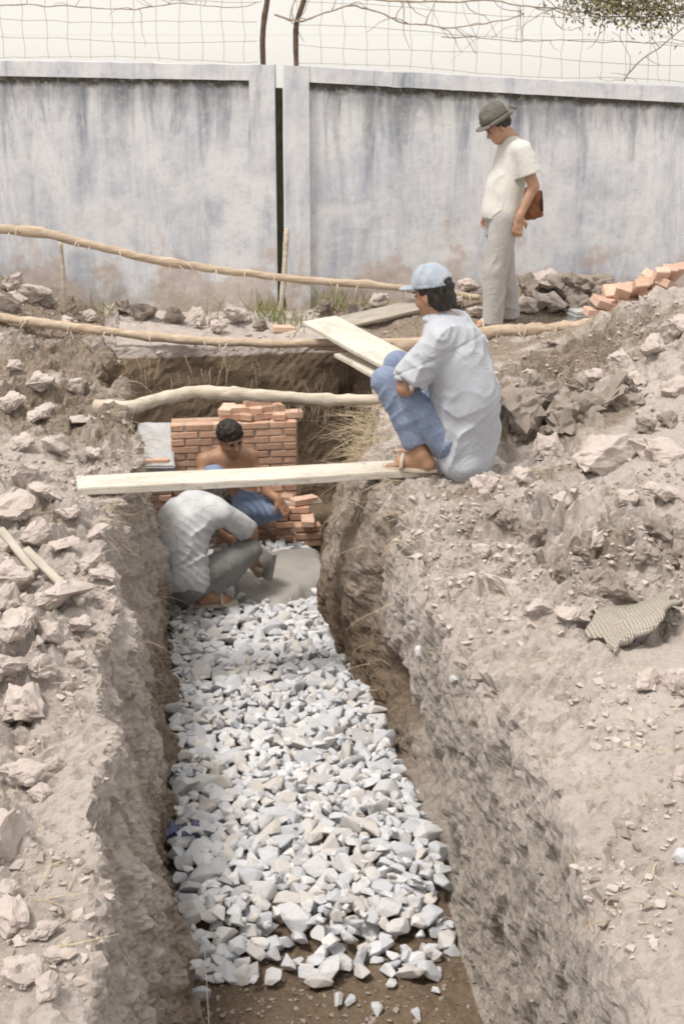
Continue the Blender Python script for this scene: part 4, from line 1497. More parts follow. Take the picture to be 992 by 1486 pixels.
# ------------------------------------------------------------------ sack, rag, string, tiles
def sack():
    cor = [hit(846, 898)[0], hit(968, 872)[0], hit(992, 905)[0], hit(893, 958)[0]]
    n, m_ = 34, 26
    V = []
    for side in (0, 1):
        for i in range(n):
            for j in range(m_):
                u, v = i / (n - 1), j / (m_ - 1)
                p = (1 - v) * ((1 - u) * cor[0] + u * cor[1]) + v * ((1 - u) * cor[3] + u * cor[2])
                lift = 0.020 + 0.045 * v ** 1.6 * sstep(0.25, 0.75, u) + 0.030 * math.sin(math.pi * u) * math.sin(math.pi * v)
                p = p + np.array((0.018 * math.sin(v * 9 + 1), 0.022 * math.sin(u * 8), 0)) * (1 if side == 0 else 1)
                th = 0.022 * (1 - 0.6 * abs(2 * u - 1) ** 6) * (1 - 0.5 * abs(2 * v - 1) ** 8)
                V.append(p + np.array((0, 0, lift + (th if side == 0 else 0))))
    V = np.array(V)
    V += 0.030 * np.stack([fbm(V * 6 + 5 * k, 3, 60 + k) for k in range(3)], 1)
    M = n * m_
    g = np.arange(M).reshape(n, m_)
    Q = [np.stack([g[:-1, :-1], g[1:, :-1], g[1:, 1:], g[:-1, 1:]], 2).reshape(-1, 4),
         M + np.stack([g[:-1, :-1], g[:-1, 1:], g[1:, 1:], g[1:, :-1]], 2).reshape(-1, 4)]
    for e in (g[0, :], g[-1, :], g[:, 0], g[:, -1]):
        Q.append(np.stack([e[:-1], e[1:], M + e[1:], M + e[:-1]], 1))
    o = link('woven_sack', from_np('woven_sack', V, np.vstack(Q)), 'jute')
    tag(o, 'empty flattened woven sack lying on the sloping earth bank', 'sack')


sack()
# blue rag in the stones
p, _ = hit(262, 1240)
V, n = [], 18
for i in range(n):
    for j in range(n):
        V.append(((i / n - 0.5) * 0.15, (j / n - 0.5) * 0.10, 0))
V = np.array(V)
V[:, 2] = 0.045 * np.abs(fbm(V * 22 + 4, 3, 77)) + 0.02 * fbm(V * 9, 2, 78)
g = np.arange(n * n).reshape(n, n)
Q = np.stack([g[:-1, :-1], g[1:, :-1], g[1:, 1:], g[:-1, 1:]], 2).reshape(-1, 4)
V2 = np.vstack([V, V - np.array((0, 0, 0.006))])
Q2 = np.vstack([Q, n * n + Q[:, ::-1]])
o = link('crumpled_rag', from_np('crumpled_rag', V2, Q2), 'blue_cloth')
o.location = (p[0] + 0.02, p[1], -1.055)
tag(o, 'crumpled dark blue rag among the stones at the trench side', 'rag')
# builder's line along the trench floor
a, b = atz(305, 1520, -1.06), atz(297, 1375, -1.04)
o = link('string_line', tube_mesh('string_line', np.array([a, (a + b) / 2, b]), 0.0016, 5), 'string')
tag(o, "thin white builder's string stretched low over the bare soil", 'string')
# pale tiles stacked by the heap
base = aty(847, 462, 10.15)
for k in range(4):
    me = rough_box('roof_tile', (0.22, 0.14, 0.020), 4, 0.002, 12, k, 0.003)
    o = link('roof_tile', me, 'pale_cement')
    o.location = (base[0] + 0.006 * (k % 2), base[1], drop(base[0], base[1]) + 0.03 + k * 0.024)
    o.rotation_euler = (0.03, 0.02, 0.15 + 0.05 * (k % 3))
    tag(o, ['lowest', 'second lowest', 'second highest', 'topmost'][k] + ' pale tile of the small stack between the log and loose bricks', 'tile', 'small stack of tiles')
# ------------------------------------------------------------------ people: bodies and clothes as smooth implicit surfaces
def surface_net(f, lo, h):
    s = f < 0
    nx, ny, nz = f.shape
    cnt = np.zeros((nx - 1, ny - 1, nz - 1), np.int8)
    for a in (0, 1):
        for b in (0, 1):
            for c in (0, 1):
                cnt += s[a:nx - 1 + a, b:ny - 1 + b, c:nz - 1 + c]
    cells = np.argwhere((cnt > 0) & (cnt < 8))
    idx = np.full(cnt.shape, -1, np.int64)
    idx[cells[:, 0], cells[:, 1], cells[:, 2]] = np.arange(len(cells))
    acc = np.zeros((len(cells), 3))
    num = np.zeros(len(cells))
    corners = [(a, b, c) for a in (0, 1) for b in (0, 1) for c in (0, 1)]
    for i, ca in enumerate(corners):
        for cb in corners[i + 1:]:
            if sum(abs(p - q) for p, q in zip(ca, cb)) != 1:
                continue
            va = f[cells[:, 0] + ca[0], cells[:, 1] + ca[1], cells[:, 2] + ca[2]]
            vb = f[cells[:, 0] + cb[0], cells[:, 1] + cb[1], cells[:, 2] + cb[2]]
            m = (va < 0) != (vb < 0)
            t = np.where(m, va / np.where(m, va - vb, 1), 0)
            p = np.array(ca)[None, :] + t[:, None] * (np.array(cb) - np.array(ca))[None, :]
            acc += p * m[:, None]
            num += m
    V = lo + (cells + acc / num[:, None]) * h
    quads = []
    for ax in range(3):
        o1, o2 = [(1, 2), (2, 0), (0, 1)][ax]
        sl0 = [slice(None)] * 3
        sl1 = [slice(None)] * 3
        sl0[ax] = slice(0, -1)
        sl1[ax] = slice(1, None)
        ch = s[tuple(sl0)] != s[tuple(sl1)]
        e = np.argwhere(ch)
        e = e[(e[:, o1] > 0) & (e[:, o2] > 0) & (e[:, o1] < f.shape[o1] - 1) & (e[:, o2] < f.shape[o2] - 1)]
        inside = s[e[:, 0], e[:, 1], e[:, 2]]

        def cell(d1, d2):
            c = e.copy()
            c[:, o1] -= d1
            c[:, o2] -= d2
            return idx[c[:, 0], c[:, 1], c[:, 2]]
        q = np.stack([cell(1, 1), cell(0, 1), cell(0, 0), cell(1, 0)], 1)
        q = np.where(inside[:, None], q, q[:, ::-1])
        quads.append(q[(q >= 0).all(1)])
    return V, np.vstack(quads)


class Vol:
    """a signed distance grid that shapes are blended into"""
    def __init__(self, lo, hi, h):
        self.lo, self.h = np.asarray(lo, float), h
        n = np.ceil((np.asarray(hi) - self.lo) / h).astype(int) + 1
        self.f = np.full(n, 0.25, np.float32)
        self.n = n

    def _sub(self, a, b, pad):
        i0 = np.clip(np.floor((np.minimum(a, b) - pad - self.lo) / self.h).astype(int), 0, self.n - 1)
        i1 = np.clip(np.ceil((np.maximum(a, b) + pad - self.lo) / self.h).astype(int) + 1, 1, self.n)
        sl = tuple(slice(p, q) for p, q in zip(i0, i1))
        ax = [self.lo[k] + self.h * np.arange(i0[k], i1[k]) for k in range(3)]
        return sl, np.meshgrid(*ax, indexing='ij')

    def _join(self, sl, d, k):
        g = self.f[sl]
        hh = np.maximum(k - np.abs(g - d), 0) / k
        self.f[sl] = np.minimum(g, d) - hh * hh * k * 0.25

    def cone(self, a, b, ra, rb, k=0.02, cut=False):
        a, b = np.asarray(a, float), np.asarray(b, float)
        sl, (X, Y, Z) = self._sub(a, b, max(ra, rb) + k + 2 * self.h + 0.02)
        ba = b - a
        t = np.clip(((X - a[0]) * ba[0] + (Y - a[1]) * ba[1] + (Z - a[2]) * ba[2]) / (ba @ ba + 1e-12), 0, 1)
        d = np.sqrt((X - a[0] - t * ba[0]) ** 2 + (Y - a[1] - t * ba[1]) ** 2 + (Z - a[2] - t * ba[2]) ** 2) - (ra + (rb - ra) * t)
        if cut:
            self.f[sl] = np.maximum(self.f[sl], -d)
        else:
            self._join(sl, d, k)

    def chain(self, pts, rad, k=0.02):
        for i in range(len(pts) - 1):
            self.cone(pts[i], pts[i + 1], rad[i], rad[i + 1], k)

    def ell(self, c, r, axes=None, k=0.02, cut=False):
        c, r = np.asarray(c, float), np.asarray(r, float)
        A = np.eye(3) if axes is None else np.asarray(axes, float)
        R = r.max()
        sl, (X, Y, Z) = self._sub(c, c, R + k + 2 * self.h + 0.02)
        P = [(X - c[0]) * A[i][0] + (Y - c[1]) * A[i][1] + (Z - c[2]) * A[i][2] for i in range(3)]
        k0 = np.sqrt(sum((P[i] / r[i]) ** 2 for i in range(3)))
        k1 = np.sqrt(sum((P[i] / r[i] ** 2) ** 2 for i in range(3))) + 1e-9
        d = k0 * (k0 - 1) / k1
        if cut:
            g = self.f[sl]
            hh = np.maximum(k - np.abs(g + d), 0) / k
            self.f[sl] = np.maximum(g, -d) + hh * hh * k * 0.25
        else:
            self._join(sl, d, k)

    def plane(self, p, n):
        """keep only the side the normal points away from"""
        n = np.asarray(n, float)
        n = n / np.linalg.norm(n)
        ax = [self.lo[k] + self.h * np.arange(self.n[k]) for k in range(3)]
        d = ((ax[0] - p[0]) * n[0])[:, None, None] + ((ax[1] - p[1]) * n[1])[None, :, None] + ((ax[2] - p[2]) * n[2])[None, None, :]
        self.f = np.maximum(self.f, d.astype(np.float32))

    def groove(self, p, n, width=0.006, depth=0.005, c=None, r=9.0):
        """a stitched line where the plane meets the surface"""
        p, n = np.asarray(p, float), np.asarray(n, float)
        n = n / np.linalg.norm(n)
        m = np.abs(self.f) < 0.03
        i = np.argwhere(m)
        q = self.lo + i * self.h
        d = np.abs((q - p) @ n)
        k = depth * np.clip(1 - d / width, 0, 1)
        if c is not None:
            k = k * (np.linalg.norm(q - np.asarray(c), axis=1) < r)
        self.f[m] += k.astype(np.float32)

    def plane_near(self, p, n, r):
        """cut flat, but only within r of p"""
        p, n = np.asarray(p, float), np.asarray(n, float)
        n = n / np.linalg.norm(n)
        sl, (X, Y, Z) = self._sub(p, p, r)
        d = (X - p[0]) * n[0] + (Y - p[1]) * n[1] + (Z - p[2]) * n[2]
        rr = np.sqrt((X - p[0]) ** 2 + (Y - p[1]) ** 2 + (Z - p[2]) ** 2)
        self.f[sl] = np.where(rr < r, np.maximum(self.f[sl], d), self.f[sl])

    def wrinkle(self, amp, scale, seed, octaves=3, ridge=True):
        m = np.abs(self.f) < 0.035
        i = np.argwhere(m)
        p = (self.lo + i * self.h) * np.asarray(scale)
        p = p + 0.5 * np.stack([vnoise(p * 0.7 + 5 * k, seed + 40 + k) for k in range(3)], 1)
        v = fbm(p, octaves, seed)
        if ridge:
            v = 0.55 - np.abs(v) * 1.6
        self.f[m] += (amp * v).astype(np.float32)

    def folds(self, amp, direction, freq, seed, swell=0.008):
        """long soft folds: ridges across a direction that wander and fade in and out"""
        m = np.abs(self.f) < 0.04
        p = self.lo + np.argwhere(m) * self.h
        d = np.asarray(direction, float)
        d = d / np.linalg.norm(d)
        ph = (p @ d) * freq + 4.2 * vnoise(p * 3.6, seed) + 1.6 * vnoise(p * 8, seed + 1)
        w = np.clip(0.5 + 1.1 * vnoise(p * 5 + 3, seed + 2), 0, 1.2)
        v = 0.7 - 1.3 * np.abs(np.sin(ph)) ** 0.6 if seed % 2 else 1.3 * np.abs(np.sin(ph)) ** 0.6 - 0.7
        self.f[m] += (amp * w * v + swell * vnoise(p * 4.5, seed + 3)).astype(np.float32)

    def obj(self, name, mat, parent=None):
        V, Q = surface_net(self.f, self.lo, self.h)
        me = from_np(name, V, Q)
        return link(name, me, mat, parent)


class Frame:
    """local axes of a figure: forward, left, up"""
    def __init__(self, org, fwd, s=1.0):
        f = np.array((fwd[0], fwd[1], 0.0))
        f /= np.linalg.norm(f)
        self.o, self.F, self.L, self.U, self.s = np.asarray(org, float), f, np.array((-f[1], f[0], 0)), np.array((0, 0, 1.0)), s

    def __call__(self, f, l, u):
        return self.o + self.s * (f * self.F + l * self.L + u * self.U)


def axes_from(fwd, up):
    f = np.asarray(fwd, float)
    f /= np.linalg.norm(f)
    u = np.asarray(up, float)
    u = u - (u @ f) * f
    u /= np.linalg.norm(u)
    return f, np.cross(u, f), u           # forward, left, up


def head(v, C, ax, s=1.0, neck=None, neck_r=0.056):
    f, l, u = ax
    A = np.array([f, l, u])
    at = lambda a, b, c: C + s * (a * f + b * l + c * u)
    v.ell(at(-0.012, 0, 0.030), np.array((0.096, 0.075, 0.090)) * s, A, 0.01)
    v.ell(at(0.028, 0, -0.034), np.array((0.060, 0.062, 0.082)) * s, A, 0.03)
    v.ell(at(0.052, 0, -0.092), np.array((0.030, 0.034, 0.024)) * s, A, 0.03)
    v.ell(at(0.075, 0, 0.022), np.array((0.016, 0.048, 0.012)) * s, A, 0.02)
    for sg in (-1, 1):
        v.ell(at(0.060, sg * 0.040, -0.030), np.array((0.022, 0.020, 0.020)) * s, A, 0.02)
        v.ell(at(0.094, sg * 0.030, 0.002), np.array((0.012, 0.016, 0.010)) * s, A, 0.012, cut=True)
        v.ell(at(-0.008, sg * 0.077, -0.008), np.array((0.020, 0.009, 0.031)) * s, A, 0.008)
    v.cone(at(0.084, 0, 0.008), at(0.104, 0, -0.030), 0.009 * s, 0.013 * s, 0.012)
    v.ell(at(0.090, 0, -0.034), np.array((0.012, 0.019, 0.009)) * s, A, 0.01)
    v.ell(at(0.082, 0, -0.060), np.array((0.012, 0.025, 0.008)) * s, A, 0.008)
    v.ell(at(0.080, 0, -0.072), np.array((0.012, 0.021, 0.008)) * s, A, 0.008)
    if neck is not None:
        v.cone(at(-0.025, 0, -0.045), neck, neck_r * s, neck_r * 1.08 * s, 0.02)
    return at


def face_marks(at, ax, parent, s=1.0):
    f, l, u = ax
    for sg in (-1, 1):
        for nm, pos, r, mt in (('eye', (0.0835, sg * 0.030, 0.002), (0.007, 0.0125, 0.0055), 'eye'), ('eyebrow', (0.0905, sg * 0.031, 0.021), (0.005, 0.019, 0.0045), 'hair')):
            bm = bmesh.new()
            bmesh.ops.create_uvsphere(bm, u_segments=12, v_segments=8, radius=1.0)
            M = Matrix((Vector(f * r[0] * s), Vector(l * r[1] * s), Vector(u * r[2] * s))).transposed().to_4x4()
            M.translation = Vector(at(*pos))
            bmesh.ops.transform(bm, matrix=M, verts=bm.verts[:])
            link(nm, from_bm(nm, bm, True), mt, parent)


def hair(C, ax, parent, s=1.0, front=0.9, back=0.6, base=-0.025, fringe=0.012, h=0.005, name='hair', nape=None):
    f, l, u = ax
    A = np.array([f, l, u])
    at = lambda a, b, c: C + s * (a * f + b * l + c * u)
    v = Vol(C - 0.19, C + 0.19, h)
    v.ell(at(-0.014, 0, 0.034), np.array((0.103, 0.086, 0.099)) * s, A, 0.01)
    if nape is not None:
        v.ell(at(*nape), np.array((0.055, 0.070, 0.070)) * s, A, 0.03)
    v.wrinkle(0.008, (55, 55, 26), 5, 3, False)
    # hairline: keep what is above it
    n1 = -(u - front * f)
    v.plane(at(0, 0, base), n1 if front > 0 else -u)
    n2 = -(u - back * f)
    v.plane(at(-0.02, 0, base - fringe), n2)
    return v.obj(name, 'hair', parent)


def hand(v, wrist, d, palm_n, side, s=1.0, curl=0.35, spread=0.10):
    """palm and five bent fingers; d points from the wrist to the fingertips, palm_n out of the palm, side +1: thumb along d x palm_n"""
    d = np.asarray(d, float)
    d /= np.linalg.norm(d)
    n = np.asarray(palm_n, float)
    n = n - (n @ d) * d
    n /= np.linalg.norm(n)
    t = np.cross(d, n) * side
    w = np.asarray(wrist, float)
    A = np.array([d, t, n])
    v.ell(w + d * 0.048 * s, np.array((0.052, 0.040, 0.016)) * s, A, 0.015)
    v.cone(w - d * 0.02, w + d * 0.02, 0.026 * s, 0.024 * s, 0.02)
    for off, L in ((0.030, 0.068), (0.010, 0.077), (-0.011, 0.071), (-0.031, 0.056)):
        p = w + s * (d * 0.082 + t * off)
        dd = d + t * off * spread * 8
        dd /= np.linalg.norm(dd)
        a = 0.0
        r = 0.0092 * s
        for seg in (0.45, 0.32, 0.23):
            q = p + s * L * seg * (math.cos(a) * dd + math.sin(a) * n)
            v.cone(p, q, r, r * 0.92, 0.005)
            p, r = q, r * 0.92
            a += curl
    p = w + s * (d * 0.022 + t * 0.030)
    dd = (d * 0.62 + t * 0.68 + n * 0.30)
    dd /= np.linalg.norm(dd)
    q = p + dd * 0.036 * s
    v.cone(p, q, 0.0135 * s, 0.011 * s, 0.012)
    v.cone(q, q + (d * 0.9 + n * 0.4) / np.linalg.norm(d * 0.9 + n * 0.4) * 0.03 * s, 0.011 * s, 0.009 * s, 0.005)


def foot(v, ankle, fwd, s=1.0, ground=None):
    f = np.asarray(fwd, float)
    f = f / np.linalg.norm(f)
    a = np.asarray(ankle, float)
    gz = a[2] - 0.075 * s if ground is None else ground
    z = lambda p, h: np.array((p[0], p[1], gz + h))
    v.cone(a, z(a - f * 0.035 * s, 0.030), 0.036 * s, 0.032 * s, 0.03)
    v.cone(z(a - f * 0.035 * s, 0.030), z(a + f * 0.10 * s, 0.026), 0.031 * s, 0.030 * s, 0.03)
    v.cone(a, z(a + f * 0.09 * s, 0.035), 0.034 * s, 0.026 * s, 0.03)
    l = np.array((-f[1], f[0], 0))
    for k in range(5):
        b = a + f * (0.11 - 0.004 * k) * s + l * (0.026 - 0.014 * k) * s
        v.cone(z(b, 0.018), z(b + f * (0.050 - 0.006 * k) * s, 0.011), 0.013 * s, 0.009 * s, 0.006)


def sandal(ankle, fwd, parent, s=1.0, gz=0.0, name='sandal'):
    f = np.asarray(fwd, float)
    f = f / np.linalg.norm(f)
    l = np.array((-f[1], f[0], 0))
    c = np.asarray(ankle, float).copy()
    n = 30
    out = []
    for k in range(n):
        t = 2 * math.pi * k / n
        x = 0.055 + 0.138 * math.cos(t)
        y = (0.043 + 0.008 * math.cos(t)) * math.sin(t)
        out.append((c + f * x * s + l * y * s)[:2])
    bm = bmesh.new()
    lo = [bm.verts.new((p[0], p[1], gz)) for p in out]
    hi = [bm.verts.new((p[0], p[1], gz + 0.016)) for p in out]
    bm.faces.new(lo[::-1])
    bm.faces.new(hi)
    for k in range(n):
        bm.faces.new((lo[k], lo[(k + 1) % n], hi[(k + 1) % n], hi[k]))
    o = link(name, from_bm(name, bm), 'sandal', parent)
    q = []
    for k in range(13):                                   # strap over the instep
        t = math.pi * k / 12
        b = c + f * 0.085 * s
        q.append((b[0] + l[0] * 0.050 * math.cos(t) * s, b[1] + l[1] * 0.050 * math.cos(t) * s, gz + 0.012 + 0.062 * s * math.sin(t)))
    me = tube_mesh('strap', np.array(q), 0.012, 6)
    st = link('strap', me, 'sandal')
    st.parent = o
    return o


# ---------------- man squatting on the plank
def squatting_man():
    gz = 0.066
    S = 1.06
    org = atz(612, 682, gz)
    org[1] = 6.70
    B = Frame((org[0] + 0.05, org[1], gz), (-0.90, 0.44), S)
    root = empty('person', tuple(B.o), 0)
    lo, hi = B.o + np.array((-0.75, -0.5, -0.14)), B.o + np.array((0.62, 0.62, 1.2))
    hipL, hipR = B(-0.13, 0.09, 0.15), B(-0.13, -0.09, 0.15)
    knL, knR = B(0.185, 0.13, 0.425), B(0.22, -0.19, 0.43)
    anL, anR = B(0.0, 0.12, 0.075), B(0.02, -0.13, 0.075)
    spine = [B(-0.13, 0, 0.16), B(-0.205, 0, 0.34), B(-0.165, 0, 0.52), B(-0.09, 0, 0.66)]
    shL, shR = B(-0.095, 0.175, 0.64), B(-0.085, -0.175, 0.645)
    elL, elR = B(0.055, 0.215, 0.42), B(0.05, -0.21, 0.43)
    wrL, wrR = B(0.17, 0.0, 0.40), B(0.15, -0.10, 0.38)
    neck = B(-0.05, 0, 0.70)
    C = B(-0.012, 0.0, 0.825)
    ax = axes_from(B.F * 0.86 + B.U * -0.16 + B.L * -0.36, B.U + 0.16 * B.F)
    v = Vol(lo, hi, 0.0062)
    v.chain(spine, [0.10, 0.09, 0.09, 0.07], 0.05)
    for h_, k_, a_ in ((hipL, knL, anL), (hipR, knR, anR)):
        v.chain([h_, k_], [0.085, 0.058], 0.03)
        v.chain([k_, k_ * 0.6 + a_ * 0.4 - B.F * 0.012, a_], [0.055, 0.052, 0.036], 0.02)
        foot(v, a_, B.F, S)
    for s_, e_, w_ in ((shL, elL, wrL), (shR, elR, wrR)):
        v.cone(spine[3], s_, 0.075, 0.06, 0.05)
        v.cone(s_, e_, 0.053, 0.041, 0.03)
        v.cone(e_, w_, 0.041, 0.027, 0.02)
    hand(v, wrL, -B.L * 0.7 + B.F * 0.1 - B.U * 0.5, -B.F, 1, S, 0.5)
    hand(v, wrR, B.L * 0.5 + B.F * 0.1 - B.U * 0.6, -B.F, -1, S, 0.5)
    at = head(v, C, ax, 1.0, neck)
    body = v.obj('body', 'skin', root)
    face_marks(at, ax, body)
    hair(C, ax, root, 1.0, front=1.3, back=-0.05, base=-0.012, fringe=0.072, nape=(-0.055, 0, -0.035))
    # trousers
    v = Vol(lo, hi, 0.0066)
    for h_, k_, a_ in ((hipL, knL, anL), (hipR, knR, anR)):
        v.chain([h_, k_ - B.F * 0.01], [0.105, 0.076], 0.03)
        cuff = a_ + (k_ - a_) * 0.20
        v.chain([k_ - B.F * 0.01, k_ * 0.5 + a_ * 0.5 - B.F * 0.02, cuff], [0.074, 0.078, 0.070], 0.02)
    v.ell(B(-0.13, 0, 0.14), (0.13, 0.16, 0.12), np.array([B.F, B.L, B.U]), 0.05)
    v.folds(0.008, B.F * 0.7 + B.U * 0.7, 38, 8, 0.006)
    for k_, a_ in ((knL, anL), (knR, anR)):
        cuff = a_ + (k_ - a_) * 0.20
        d = (a_ - k_) / np.linalg.norm(a_ - k_)
        v.cone(cuff + d * 0.062, cuff + d * 0.2, 0.064, 0.064, cut=True)
    v.obj('trousers', 'check_trousers', root)
    # shirt: loose, hanging over the seat
    v = Vol(lo, hi, 0.0066)
    A = np.array([B.F, B.L, B.U])
    v.ell(B(-0.13, 0, 0.52), (0.155 * S, 0.215 * S, 0.19 * S), A, 0.05)
    v.ell(B(-0.175, 0, 0.34), (0.165 * S, 0.205 * S, 0.22 * S), A, 0.08)
    v.ell(B(-0.19, 0, 0.15), (0.155 * S, 0.20 * S, 0.18 * S), A, 0.08)
    v.ell(B(-0.20, 0.02, 0.04), (0.115 * S, 0.165 * S, 0.10 * S), A, 0.06)
    v.cone(B(-0.085, 0.10, 0.645), B(-0.085, -0.10, 0.645), 0.10, 0.10, 0.05)
    v.cone(neck - B.U * 0.04, neck + B.U * 0.010 + B.F * 0.008, 0.088, 0.072, 0.03)
    for s_, e_ in ((shL, elL), (shR, elR)):
        v.cone(s_, s_ + (e_ - s_) * 0.80, 0.086, 0.090, 0.03)
    v.folds(0.014, B.F * 0.9 + B.U * 0.35, 26, 12, 0.012)
    v.folds(0.006, B.U * 0.8 + B.L * 0.5, 45, 16, 0.0)
    for s_, e_ in ((shL, elL), (shR, elR)):
        d = (e_ - s_) / np.linalg.norm(e_ - s_)
        e2 = s_ + (e_ - s_) * 0.80
        v.plane_near(e2 + d * 0.05, d, 0.15)
        v.cone(e2 + d * 0.03, e2 + d * 0.20, 0.070, 0.074, cut=True)
    v.cone(B(0.10, 0, 0.98), B(-0.02, 0, 0.765), 0.09, 0.055, cut=True)
    v.groove(B(-0.15, 0, 0.60), B.U * 0.95 + B.F * 0.45, 0.009, 0.006)
    for s_, e_ in ((shL, elL), (shR, elR)):
        d = (e_ - s_) / np.linalg.norm(e_ - s_)
        v.groove(s_ + (e_ - s_) * 0.80 + d * 0.018, d, 0.008, 0.005, e_, 0.2)
        v.groove(s_ - d * 0.005, d * 0.5 + B.L * (0.8 if s_ is shL else -0.8), 0.009, 0.006, s_, 0.16)
    v.groove(B(-0.18, 0, -0.02), B.U, 0.008, 0.005)
    shirt = v.obj('shirt', 'pale_blue_shirt', root)
    v = Vol(neck - 0.2, neck + 0.2, 0.005)
    cn = neck + B.U * 0.012 + B.F * 0.004
    v.ell(cn, (0.088, 0.084, 0.034), np.array([B.F, B.L, B.U]), 0.01)
    v.cone(cn - B.U * 0.08, cn + B.U * 0.08, 0.066, 0.064, cut=True)
    cl = v.obj('collar', 'pale_blue_shirt')
    cl.parent = shirt
    # cap
    v = Vol(C - 0.24, C + 0.26, 0.0055)
    f, l, u = ax
    A = np.array([f, l, u])
    cc = C - f * 0.010 + u * 0.040
    v.ell(cc, (0.112, 0.096, 0.112), A, 0.01)
    v.ell(cc + u * 0.045 + f * 0.02, (0.085, 0.080, 0.068), A, 0.03)
    v.plane(cc + u * 0.004, -u)
    v.ell(cc - f * 0.125 + u * 0.020, (0.06, 0.042, 0.020), A, 0.006, cut=True)
    cap = v.obj('cap', 'washed_cap', root)
    v = Vol(C - 0.26, C + 0.28, 0.0045)
    v.ell(cc + f * 0.105 + u * 0.006, (0.095, 0.086, 0.022), A, 0.01)
    v.plane(cc + u * 0.012, u)
    v.ell(cc + f * 0.10 - u * 0.016, (0.10, 0.095, 0.024), A, 0.006, cut=True)
    v.ell(cc, (0.098, 0.085, 0.2), A, 0.003, cut=True)
    b = v.obj('peak', 'washed_cap')
    b.parent = cap
    for a_ in (anL, anR):
        sandal(a_, B.F, root, S, gz - 0.006)
    root.scale = (0.965,) * 3
    tag(root, 'man in a washed denim cap and loose pale blue shirt squatting on the plank', 'person')


squatting_man()


